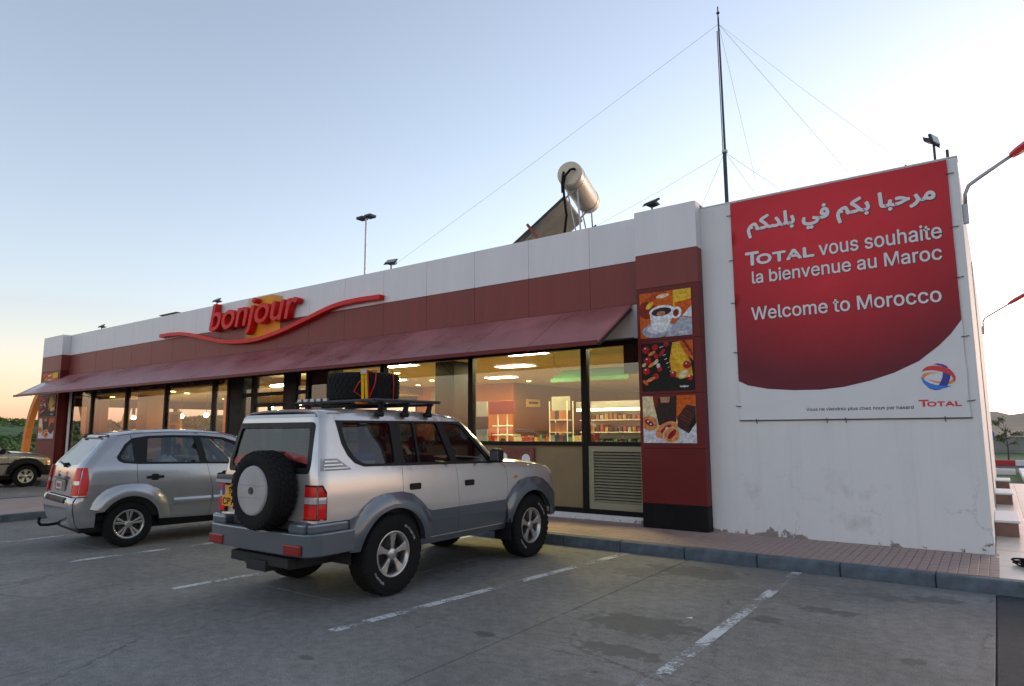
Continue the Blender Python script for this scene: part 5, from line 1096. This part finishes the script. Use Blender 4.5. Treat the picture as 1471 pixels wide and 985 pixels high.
# running gear
for (y, x, sg) in ((0,.765,1),(0,-.765,-1),(WB,.765,1),(WB,-.765,-1)): wheel(suv, x, y, .432, .27, .238, sg, 'star', chunky=True, letters=(sg > 0))
bx('underbody', 'under', suv, -.62, .62, -.92, 3.25, .46, .62, .03); bx('chassis_rail', 'under', suv, .36, .46, -1.0, 3.2, .38, .47); bx('chassis_rail', 'under', suv, -.46, -.36, -1.0, 3.2, .38, .47)
for (a, b) in ((-.56,.56),(WB-.56,WB+.56)):
    for sg in (1,-1):
        well(suv, (a+b)/2, AZ, .52, sg*.50, sg*.80); MB().box(min(sg*.47,sg*.5),max(sg*.47,sg*.5),a,b,.45,.98).build('wheel_well_wall', 'under', suv)
MB().cyl((-.62,0,.43),(.62,0,.43),.05,n=12).build('rear_axle', 'under', suv); MB().lathe([(.05,-.13),(.12,-.08),(.14,0),(.12,.08),(.05,.13)],14,'X',(0,0,.43)).build('differential','under',suv,smooth=True)
MB().tube([(-.35,-.55,.40),(-.30,-.85,.40),(-.30,-1.0,.40)], .04, 10).build('exhaust', mat('exhaust_rust', (.14,.09,.06), .7, .3, var=.3, scale=9), suv); MB().cyl((.30,-.95,.44),(.30,-.30,.44),.075,n=14).build('silencer', 'exhaust_rust', suv)
bx('tow_bar', 'under', suv, -.5, .5, -1.06, -.96, .40, .50, .01); bx('tow_receiver', 'under', suv, -.17, .17, -1.09, -.86, .34, .45, .015)
for sg in (1,-1): bx('mud_flap', 'black_rubber', suv, sg*.78-.13, sg*.78+.13, 2.10, 2.12, .30, .58)
# cabin
bx('cabin_floor', 'cabin_dark', suv, -.72, .72, -.92, 2.0, .62, .68); bx('load_floor', 'cabin_dark', suv, -.70, .70, -.92, .15, .68, .98)
for sg in (1,-1): bx('door_lining', 'cabin_dark', suv, sg*.775-.02, sg*.775+.02, -.85, 2.0, .65, 1.31)
seat(suv, .36, 1.05, .80); seat(suv, -.36, 1.05, .80); seat(suv, 0, .22, .80, 1.2)
bx('dashboard', 'cabin_dark', suv, -.72, .72, 1.62, 2.0, .95, 1.30, .05); MB().tube([(-.36+.19*math.cos(a*math.pi/8), 1.50+.03*math.sin(a*math.pi/8), 1.25+.17*math.sin(a*math.pi/8)) for a in range(17)], .014, 6).build('steering_wheel', 'trim_black', suv, smooth=True)
# the car's own load, seen through the quarter window
t = thing('cool_box', 'blue and white box in the load bay of the off-road car', 'box', (-5.86,4.98,.98+.22)); bx('body', mat('box_pale', (.45,.52,.58), .6), t, -.22, .22, -.16, .2, -.22, .23, .02); bx('lid', mat('box_blue', (.03,.06,.38), .5), t, -.225, .225, -.165, .205, .23, .31, .03)
def bag(x, y, z, rx, ry, rz_, label, m_):
    t = thing('luggage_bag', label, 'bag', (x,y,z), 'bags in the off-road car'); b = MB(); vs = []
    n_, k_ = 16, 9
    for i in range(k_+1):
        ph = math.pi*i/k_
        for j in range(n_):
            a = 2*math.pi*j/n_; f = 1+.10*math.sin(3*a+i)+.07*math.sin(5*a-2*i); vs.append((rx*f*math.sin(ph)*math.cos(a), ry*f*math.sin(ph)*math.sin(a), rz_*(1-math.cos(ph))*(.95+.05*f)))
    b.add(vs, [(i*n_+j, i*n_+(j+1)%n_, (i+1)*n_+(j+1)%n_, (i+1)*n_+j) for i in range(k_) for j in range(n_)]); b.build('bag_body', m_, t, smooth=True)
    MB().tube([(-rx*.4,0,rz_*1.95),(-rx*.2,0,rz_*2.15),(rx*.2,0,rz_*2.15),(rx*.4,0,rz_*1.95)], .015, 6).build('bag_handle', 'trim_black', t)
bag(-6.25,4.75,.98,.3,.24,.33,'dark red holdall piled behind the rear seats','board_red'); bag(-5.85,4.62,.98,.2,.2,.26,'dark bag against the quarter window','seat_cloth'); bag(-6.65,4.9,.98,.24,.3,.30,'black bag on the far side of the load bay','cabin_dark')
# roof rack with a tyre lashed flat on it
rk = thing('roof_rack', 'black and grey slatted roof rack on the off-road car', 'roof rack', (-6.27,5.23,1.965))
for y in (-.10,.29,.68):
    MB().tube([(-.74,y,.09),(.80,y,.09)], .016, 6).build('crossbar', 'trim_black', rk)
    for sg in (1,-1):
        ft = MB().prism([(sg*.70,y-.045,-.055),(sg*.70,y+.045,-.055),(sg*.74,y+.03,.095),(sg*.74,y-.03,.095)], (sg*.03,0,-.0)).build('rack_foot', 'trim_black', rk, bevel=.01)
        MB().cyl((sg*.72,y-.05,-.03),(sg*.72,y+.05,-.03),.03,n=10).build('foot_clamp', 'trim_black', ft)
for k in range(9): 
    x = -.56+k*.16; bx('slat', mat('rack_grey', (.25,.25,.26), .5, .4, var=.2), rk, x-.035, x+.035, -.2, .80, .108, .132, .004)
for sg in (1,-1):
    MB().tube([(.08+sg*.69,-.22,.125),(.08+sg*.69,.84,.125)], .017, 8).build('side_rail', 'dark_metal', rk); MB().tube([(-.61,.31+sg*.53,.125),(.77,.31+sg*.53,.125)], .017, 8).build('end_rail', 'dark_metal', rk)
for k in range(5): bx('latch', 'galv', rk, -.55+k*.12, -.48+k*.12, -.255, -.215, .13, .165, .006)
rt_ = thing('spare_tyre', 'worn off-road tyre lashed flat on the roof rack', 'tyre', (-6.16,5.43,2.10))
tw = wheel(rt_, 0, 0, .43, .32, .24, 1, 'star', name='tyre_body', chunky=True); tw.location = (0,0,.165); tw.rotation_euler = (0,R(-90),0)
def tp(deg, z, r=.445): return Vector((r*math.cos(R(deg)), r*math.sin(R(deg)), z))
st = thing('ratchet_strap', 'yellow ratchet strap over the roof rack tyre', 'strap', (-6.16,5.43,2.10))
mat('strap_yellow', (.72,.40,.015), .7, var=.15, scale=12, spec=.2)
for a0, a1 in ((-44,-45.5),(-38.5,-41)):
    MB().prism([tp(a0,0),tp(a0+4,0),tp(a1+4,.345),tp(a1,.345)], tp(a0,0,.006)).build('webbing', 'strap_yellow', st)
MB().prism([tp(-45,.342,.45),tp(-40,.342,.45),tp(140,.342,.45),tp(135,.342,.45)], (0,0,.006)).build('webbing', 'strap_yellow', st)
MB().prism([tp(135,0),tp(140,0),tp(140,.345),tp(135,.345)], tp(137,0,.006)).build('webbing', 'strap_yellow', st)
MB().prism([tp(-46,.30,.455),tp(-38,.30,.455),tp(-38,.35,.455),tp(-46,.35,.455)], tp(-42,0,.012)).build('buckle', 'galv', st)
MB().lathe([(.001,-.05),(.07,-.045),(.10,-.03),(.06,-.01),(.001,0)], 12, 'Z', tp(-42,0,.50)).build('strap_end', mat('strap_orange', (.75,.17,.015), .7, spec=.2), st, smooth=True)
cd = thing('bungee_cord', 'red cord criss-crossing the roof rack tyre', 'cord', (-6.16,5.43,2.10))
for pth in ([tp(-33,.02),tp(-36,.34),tp(-30,.35,.3),tp(120,.35,.3),tp(122,.34),tp(122,.0)], [tp(-33,.02),tp(-24,.2),tp(-23,.34),tp(-20,.35,.3),tp(160,.35,.3),tp(165,.3),tp(165,.0)], [tp(-44,.04),tp(-55,.1),tp(-48,.2),tp(-43,.24)], [tp(12,.36,.40),tp(8,.33),tp(10,.2),tp(9,.0)]): MB().tube(pth, .007, 6).build('cord', mat('cord_red', (.5,.03,.02), .7, spec=.2), cd, smooth=True)
# ---------------- silver crossover
tc_ = thing('crossover_car', 'silver crossover car parked left of the off-road car, with a tow hitch', 'car', (-11.82,5.14,0), rz=R(-8))
D = Car(tc_, w=[(.3,.80),(.42,.85),(.6,.888),(.78,.897),(1.0,.893),(1.18,.872),(1.25,.855),(1.30,.835),(1.5,.755),(1.68,.665),(1.78,.60)],
        yr=[(.3,-.68),(.42,-.755),(.60,-.80),(.76,-.80),(.80,-.755),(1.0,-.735),(1.2,-.71),(1.27,-.675),(1.5,-.49),(1.66,-.355),(1.78,-.24)],
        yf=[(.3,3.36),(.6,3.45),(.9,3.42),(1.1,3.3)], zt=[(-.5,1.62),(-.32,1.685),(-.15,1.725),(.1,1.752),(.6,1.772),(1.1,1.765),(1.5,1.725),(1.78,1.64),(2.35,1.17),(2.45,1.13),(2.9,1.06),(3.2,.98),(3.45,.84)], rr=.15, rf=.35, rt=.09)
S_ = 'paint_silver'; aZ, aR, wb = .35, .435, 2.63
dl = [(-.22,1.365),(-.19,1.31),(-.12,1.275),(.06,1.258),(1.1,1.225),(2.08,1.185),(2.14,1.205),(1.66,1.585),(1.45,1.655),(1.1,1.69),(.6,1.70),(.25,1.69),(.02,1.655),(-.1,1.56)]
qp = list(reversed(D.rear_edge(.80,1.672,12)))+[(-.60,.80),(-.50,.62),(-.47,.55)]+arc(0,aZ,aR,152,78,16)+[(.10,.90),(.07,1.05),(.062,1.256),(-.12,1.275),(-.19,1.31),(-.22,1.365),(-.1,1.56),(.0,1.645)]+list(reversed(D.roofline(-.25,.0,5)))
D.sp('rear_quarter_panel', qp, S_, res=.05)
D.sp('roof_rail', [(.006,1.65),(.02,1.657),(.25,1.692),(.6,1.702),(1.1,1.692),(1.45,1.657),(1.66,1.587)]+list(reversed(D.roofline(.006,1.70,16))), S_, res=.05)
D.sp('windscreen_pillar', [(1.664,1.585),(2.142,1.207),(2.09,1.185),(2.38,1.15)]+list(reversed(D.roofline(1.71,2.36,10))), S_, res=.05)
rdo = D.sp('rear_door', [(.068,1.254),(.076,1.05),(.106,.90)]+arc(0,aZ,aR,74,10,12)+[(.47,.385),(1.215,.37),(1.235,.8),(1.135,1.222)], S_)
fdo = D.sp('front_door', [(1.141,1.222),(1.241,.8),(1.221,.37),(2.10,.37),(2.16,.7),(2.15,1.0),(2.09,1.183)], S_)
ef = D.front_edge(.42,.86,6)
D.sp('front_wing', [(2.096,1.18),(2.156,1.0),(2.166,.7),(2.11,.37)]+[(2.18,.37)]+arc(wb,aZ,aR,175,12,22)+[(3.12,.42)]+ef+list(reversed(D.roofline(2.38,ef[-1][0],10))), S_, res=.05)
W3 = [rnd([(-.165,1.365),(-.13,1.325),(-.03,1.30),(.035,1.295),(.02,1.60),(-.06,1.53)],.03), rnd([(.20,1.285),(1.03,1.258),(.96,1.665),(.62,1.675),(.25,1.66)],.03), rnd([(1.14,1.255),(1.98,1.225),(2.0,1.235),(1.60,1.56),(1.42,1.63),(1.07,1.665)],.03)]
D.sp('window_surround', dl, 'trim_black', off=.002, holes=W3, res=.05, solid=.02)
for wv in W3: D.sp('window', shrink(wv,-.01), glass('pale_glass', (.55,.60,.62), 1.5, 0, 2.6), off=-.01, res=.09, solid=0)
wq = lambda y: D.w(D.zt(y))-.293*D.rt
ro = [(wq(y), y) for y in [-.27+.1*i for i in range(20)]+[1.70,1.75]]
panel('roof', [(-x,y) for x, y in ro]+[(x,y) for x, y in reversed(ro)], D.top(crown=.02), S_, tc_, res=.08, flip=True)
bo = [(wq(y)-crn(D.yf(1.0)-y,D.rf), y) for y in [2.42,2.6,2.8,3.0,3.15,3.3]]
panel('bonnet', [(-x,y) for x, y in bo]+[(x,y) for x, y in reversed(bo)], D.top(crown=.05), S_, tc_, res=.08, flip=True)
grid_patch('windscreen', lambda u, v_: ((D.w(1.16+.5*v_)-.05)*(2*u-1), 2.42-.66*v_+.12*(1-(2*u-1)**2)*(1-.4*v_), 1.145+.51*v_), 12, 6, 'pale_glass', tc_, 0)
xd = lambda z: D.w(z)-.293*D.rr
def out_(z0, z1, k=10): zs = [z0+(z1-z0)*i/k for i in range(k+1)]; return [(-xd(z),z) for z in reversed(zs)]+[(xd(z),z) for z in zs]
rg = rnd([(-.50,1.655),(-.66,1.30),(-.60,1.265),(0,1.235),(.60,1.265),(.66,1.30),(.50,1.655)],.05)
tg2 = panel('tailgate', out_(.80,1.675), D.rear(), S_, tc_, holes=[rg], res=.06, solid=.03)
panel('rear_window', shrink(rg,-.012), D.rear(-.006), glass('rear_glass', (.30,.33,.35), 1.5, 0, 9), tg2, res=.1, solid=0)
panel('rear_spoiler', [(-.52,1.672),(-.50,1.71),(.50,1.71),(.52,1.672)], lambda x, z: (x, D.yr(z)-.03+(z-1.67)*1.2, z), S_, tc_, res=.08)
for sg in (1,-1): bx('spoiler_foot', 'trim_black', tg2, sg*.46-.05, sg*.46+.05, -.39, -.30, 1.66, 1.695, .01)
wp = MB().tube([(.02,-.705,1.245),(-.1,-.715,1.262),(-.34,-.70,1.29)], [.02,.016,.008], 8).build('rear_wiper', 'trim_black', tg2); MB().cyl((.02,-.66,1.25),(.02,-.73,1.245),.035,n=12).build('wiper_cap', 'trim_black', wp)
bx('plate_recess', mat('silver_dark', (.20,.20,.205), .4, .4), tg2, -.30, .30, -.765, -.745, .86, 1.03, .008); pl2 = bx('number_plate', 'plate_white', tg2, -.17, .17, -.775, -.766, .885, 1.0, .003)
wall_text('plate_text', 'AB 47', -.11, .912, -.7765, mat('plate_ink', (.30,.03,.04), .5), pl2, width=.22) if False else bx('plate_border', mat('plate_ink', (.30,.05,.06), .5), pl2, -.12, .12, -.7765, -.7752, .915, .97)
bx('tailgate_handle', 'silver_dark', tg2, -.30, .30, -.775, -.73, 1.035, 1.085, .015); MB().lathe([(.001,-.79),(.045,-.785),(.05,-.765)], 20, 'Y', (0,0,1.115)).build('badge', 'chrome', tg2)
rbp = panel('rear_bumper', out_(.34,.79), D.rear(.012), S_, tc_, res=.06, solid=.04)
D.sp('rear_bumper_end', list(reversed(D.rear_edge(.34,.79,6)))+[(-.46,.34),(-.47,.55),(-.53,.68),(-.60,.79)], S_, off=.012, res=.05, solid=.03)
panel('bumper_step', [(-.55,.70),(-.60,.785),(.60,.785),(.55,.70)], D.rear(.024), 'trim_black', rbp, res=.04, solid=.014)
for sg in (1,-1):
    tl_ = link(bpy.data.objects.new('tail_light', None), tc_)
    for (z0, z1, m_) in ((.82,.975,'tail_red'),(.975,1.03,'tail_clear'),(1.03,1.225,'tail_red')):
        xi = lambda z: .68 if z < 1.1 else .70
        panel('lens', [(sg*xi(z0),z0),(sg*(xd(z0)+.001),z0),(sg*(xd(z1)+.001),z1),(sg*xi(z1),z1)], D.rear(.012), m_, tl_, res=.04, solid=.02, flip=sg < 0)
        yi = lambda z: D.yr(z)+.044; ye = lambda z: D.yr(z)+.15-.06*max(0,(z-1.05)/.17)
        panel('lens', [(yi(z0),z0),(ye(z0),z0),(ye(z1),z1),(yi(z1),z1)], D.side(sg,.012), 'tail_red', tl_, res=.04, solid=.02, flip=sg < 0)
D.sp('rear_arch_trim', list(reversed([(-.56,.62),(-.50,.75),(-.38,.88),(-.2,.945),(0,.96),(.2,.945),(.38,.87),(.50,.74),(.57,.55),(.60,.40)]))+list(reversed(arc(0,aZ,aR-.01,6,150,24))), S_, off=swell(0,aZ,aR+.03,.62,.008,.06), res=.035, solid=.05)
D.sp('front_arch_trim', list(reversed([(wb-.60,.40),(wb-.55,.62),(wb-.42,.83),(wb-.22,.94),(wb,.96),(wb+.2,.945),(wb+.40,.86),(wb+.52,.72),(wb+.56,.6)]))+list(reversed(arc(wb,aZ,aR-.01,26,174,24))), S_, off=swell(wb,aZ,aR+.03,.62,.008,.06), res=.035, solid=.05)
for i, sg in enumerate((1,-1)):
    for d_, a, b, yc in ((rdo,.62,1.21,.33),(fdo,1.25,2.10,1.44)):
        panel('door_moulding', [(a,.60),(b,.60),(b,.70),(a,.70)], D.side(sg, lambda y, z: .012+.024*math.sin(math.pi*max(0,min(1,(z-.59)/.12)))), S_, d_[i], res=.03, solid=.03, flip=sg < 0)
        zc = 1.045
        panel('handle_cup', rnd([(yc-.06,zc-.05),(yc+.06,zc-.05),(yc+.06,zc+.05),(yc-.06,zc+.05)],.04), D.side(sg,.003), 'trim_black', d_[i], res=.04, solid=.006, flip=sg < 0)
        panel('door_handle', rnd([(yc-.125,zc-.018),(yc+.125,zc-.018),(yc+.125,zc+.022),(yc-.125,zc+.022)],.015), D.side(sg,.028), 'trim_black', d_[i], res=.04, solid=.016, flip=sg < 0)
    mr_ = MB().box(sg*.97-.08,sg*.97+.09,1.98,2.10,1.18,1.33).build('door_mirror', S_, fdo[i], bevel=.04, seg=3); MB().tube([(sg*.84,2.06,1.20),(sg*.95,2.05,1.23)], .025, 8).build('mirror_arm', 'trim_black', mr_)
D.sp('sill', [(.44,.29),(2.2,.29),(2.2,.375),(.44,.375)], 'trim_black', off=-.01, solid=.05)
panel('front_bumper', [(-.7,.32),(-.7,.82),(.7,.82),(.7,.32)], D.front(), S_, tc_, res=.1, solid=.03, flip=True)
for sg in (1,-1): panel('headlight', [(sg*.45,.74),(sg*.45,.90),(sg*.72,.90),(sg*.72,.74)], D.front(.012), 'headlamp', tc_, res=.06, solid=.02, flip=sg > 0)
for (y, x, sg) in ((0,.775,1),(0,-.775,-1),(wb,.775,1),(wb,-.775,-1)): wheel(tc_, x, y, .347, .225, .215, sg, 'double', chunky=False)
bx('underbody', 'under', tc_, -.62, .62, -.62, 3.2, .24, .42, .03)
for cy in (0, wb):
    for sg in (1,-1): well(tc_, cy, aZ, .45, sg*.5, sg*.84); MB().box(min(sg*.47,sg*.5),max(sg*.47,sg*.5),cy-.48,cy+.48,.3,.84).build('wheel_well_wall', 'under', tc_)
MB().tube([(-.05,-.62,.36),(-.05,-.86,.34),(-.05,-.96,.35),(-.05,-.985,.39),(-.05,-.985,.44)], .022, 8).build('tow_hitch', 'trim_black', tc_, smooth=True); MB().lathe([(.001,.42),(.022,.428),(.027,.45),(.022,.47),(.001,.478)],12,'Z',(-.05,-.985,0)).build('tow_ball','trim_black',tc_,smooth=True)
MB().tube([(-.02,.12,1.765),(-.03,-.12,1.95)], [.006,.003], 5).build('roof_aerial', 'trim_black', tc_)
bx('cabin_floor', 'cabin_dark', tc_, -.72, .72, -.6, 2.2, .42, .50); bx('load_cover', 'cabin_dark', tc_, -.70, .70, -.58, .12, 1.0, 1.05)
for sg in (1,-1): bx('door_lining', 'cabin_dark', tc_, sg*.80-.02, sg*.80+.02, -.3, 2.1, .45, 1.20)
seat(tc_, .36, 1.25, .66); seat(tc_, -.36, 1.25, .66); seat(tc_, 0, .36, .66, 1.2); bx('dashboard', 'cabin_dark', tc_, -.74, .74, 1.85, 2.35, .85, 1.12, .05)
t = thing('white_cloth', 'crumpled white cloth on the back seat of the silver car', 'cloth', (-11.29,5.68,1.0)); vs = []
for i in range(13):
    for j in range(13):
        u, v_ = i/12-.5, j/12-.5; r_ = max(abs(u),abs(v_))*2; vs.append((u*.42, v_*.62, max(0,(1-r_**2.2))*.36+.03*math.sin(i*1.9+j*.7)*(1-r_)+.03*math.sin(j*2.3-i)*(1-r_)))
mesh_obj('cloth_sheet', vs, [(i*13+j,(i+1)*13+j,(i+1)*13+j+1,i*13+j+1) for i in range(12) for j in range(12)], mat('linen', (.5,.53,.56), .9), t, smooth=True, solid=.006)

# ---------------- sand coloured car at the far left edge
fl_ = thing('compact_off_road_car', 'sand coloured car with black wheel arches at the left edge of the photo', 'car', (-26.65,5.92,0))
E_ = Car(fl_, w=[(.3,.78),(.45,.84),(.7,.875),(.95,.88),(1.05,.865),(1.12,.84),(1.5,.73),(1.72,.66)], yr=[(.3,-.66),(.7,-.74),(1.1,-.70),(1.72,-.55)], yf=[(.3,3.28),(.55,3.38),(.8,3.36),(1.0,3.28)],
         zt=[(-.7,1.66),(-.5,1.71),(.5,1.74),(1.2,1.72),(1.45,1.66),(2.05,1.13),(2.15,1.10),(2.7,1.05),(3.1,.98),(3.38,.86)], rr=.12, rf=.32, rt=.08)
F_ = 'paint_sand'; eZ, eR, ewb = .345, .43, 2.56
E_.sp('rear_quarter_panel', list(reversed(E_.rear_edge(.55,1.10,8)))+[(-.48,.55)]+arc(0,eZ,eR,150,70,14)+[(.16,1.09)], F_)
E_.sp('rear_door', [(.166,1.09),(.17,.80)]+arc(0,eZ,eR,66,10,10)+[(.45,.40),(1.0,.40),(1.02,1.085)], F_)
fdd = E_.sp('front_door', [(1.026,1.085),(1.006,.40),(1.95,.40),(2.03,.7),(2.03,1.07)], F_)
eef = E_.front_edge(.60,.90,5)
E_.sp('front_wing', [(2.036,1.07),(2.036,.7),(1.96,.40),(2.13,.40)]+arc(ewb,eZ,eR,172,32,20)+[(3.1,.60)]+eef+list(reversed(E_.roofline(2.10,eef[-1][0],10))), F_)
E_.sp('door_moulding', [(.5,.74),(2.22,.74),(2.22,.785),(.5,.785)], 'trim_black', off=.014, solid=.02)
EW = [rnd([(-.45,1.14),(.10,1.13),(.10,1.58),(-.38,1.58)],.04), rnd([(.2,1.13),(.98,1.12),(.92,1.59),(.2,1.59)],.03), rnd([(1.05,1.12),(1.80,1.11),(1.42,1.54),(1.02,1.59)],.03)]
E_.sp('window_surround', [(-.62,1.105),(1.90,1.085),(1.45,1.60),(1.2,1.64),(-.55,1.64)], 'trim_black', holes=EW, solid=.02)
E_.sp('roof_rail', [(-.55,1.642),(1.2,1.642),(1.45,1.602)]+list(reversed(E_.roofline(-.50,1.50,14))), F_)
E_.sp('windscreen_pillar', [(1.452,1.598),(1.90,1.087),(2.03,1.075)]+list(reversed(E_.roofline(1.51,2.06,8))), F_)
for wv in EW: E_.sp('window', shrink(wv,-.01), 'pale_glass', off=-.01, res=.1, solid=0)
we_ = lambda y: E_.w(E_.zt(y))-.293*E_.rt
ro = [(we_(y), y) for y in [-.5+.1*i for i in range(20)]+[1.45]]
panel('roof', [(-x,y) for x, y in ro]+[(x,y) for x, y in reversed(ro)], E_.top(crown=.02), F_, fl_, res=.1, flip=True)
bo = [(we_(y)-crn(E_.yf(.95)-y,E_.rf), y) for y in [2.12,2.3,2.6,2.9,3.1,3.25]]
panel('bonnet', [(-x,y) for x, y in bo]+[(x,y) for x, y in reversed(bo)], E_.top(crown=.05), F_, fl_, res=.08, flip=True)
grid_patch('windscreen', lambda u, v_: ((E_.w(1.1+.56*v_)-.05)*(2*u-1), 2.10-.62*v_+.1*(1-(2*u-1)**2), 1.11+.56*v_), 10, 6, 'pale_glass', fl_, 0)
panel('tailgate', [(-.8,.55),(-.72,1.12),(-.62,1.68),(.62,1.68),(.72,1.12),(.8,.55)], E_.rear(), F_, fl_, res=.1, solid=.03)
for cy, nm in ((0,'rear_arch_trim'),(ewb,'front_arch_trim')):
    E_.sp(nm, list(reversed([(cy-.56,.42),(cy-.52,.66),(cy-.38,.84),(cy-.18,.92),(cy+.05,.93),(cy+.26,.88),(cy+.44,.74),(cy+.54,.58)]))+list(reversed(arc(cy,eZ,eR-.01,28,170,22))), 'trim_black', off=.03, res=.05, solid=.04)
E_.sp('front_bumper', [(3.0,.36)]+[(p[0],p[1]) for p in E_.front_edge(.36,.68,4)]+[(3.02,.68)], 'trim_black', off=.02, solid=.04)
panel('front_bumper_face', [(-.62,.36),(-.62,.68),(.62,.68),(.62,.36)], E_.front(.02), 'trim_black', fl_, res=.1, solid=.04, flip=True)
for sg in (1,-1):
    panel('headlight', [(3.05,.76),(3.27,.72),(3.26,.90),(3.02,.90)], E_.side(sg,.01), mat('lamp_amberish', (.5,.36,.14), .15, .2, coat=.8), fl_, res=.05, solid=.02, flip=sg < 0)
    panel('side_repeater', [(2.20,.86),(2.28,.86),(2.28,.895),(2.20,.895)], E_.side(sg,.014), 'trim_black', fl_, res=.04, solid=.01, flip=sg < 0)
for i, sg in enumerate((1,-1)): MB().box(sg*.95-.08,sg*.95+.08,1.80,1.92,1.09,1.25).build('door_mirror', 'trim_black', fdd[i], bevel=.04, seg=3)
for (y, x, sg) in ((0,.765,1),(0,-.765,-1),(ewb,.765,1),(ewb,-.765,-1)): wheel(fl_, x, y, .345, .215, .215, sg, 'fat', chunky=False)
bx('underbody', 'under', fl_, -.6, .6, -.6, 3.1, .26, .44, .03)
for cy in (0, ewb):
    for sg in (1,-1): well(fl_, cy, eZ, .45, sg*.5, sg*.82); MB().box(min(sg*.47,sg*.5),max(sg*.47,sg*.5),cy-.48,cy+.48,.3,.82).build('wheel_well_wall', 'under', fl_)
bx('cabin_floor', 'cabin_dark', fl_, -.7, .7, -.6, 2.0, .44, .52); seat(fl_, .36, 1.0, .62); seat(fl_, -.36, 1.0, .62); seat(fl_, 0, .2, .62, 1.2)
for sg in (1,-1): bx('door_lining', 'cabin_dark', fl_, sg*.79-.02, sg*.79+.02, -.5, 2.0, .45, 1.07)
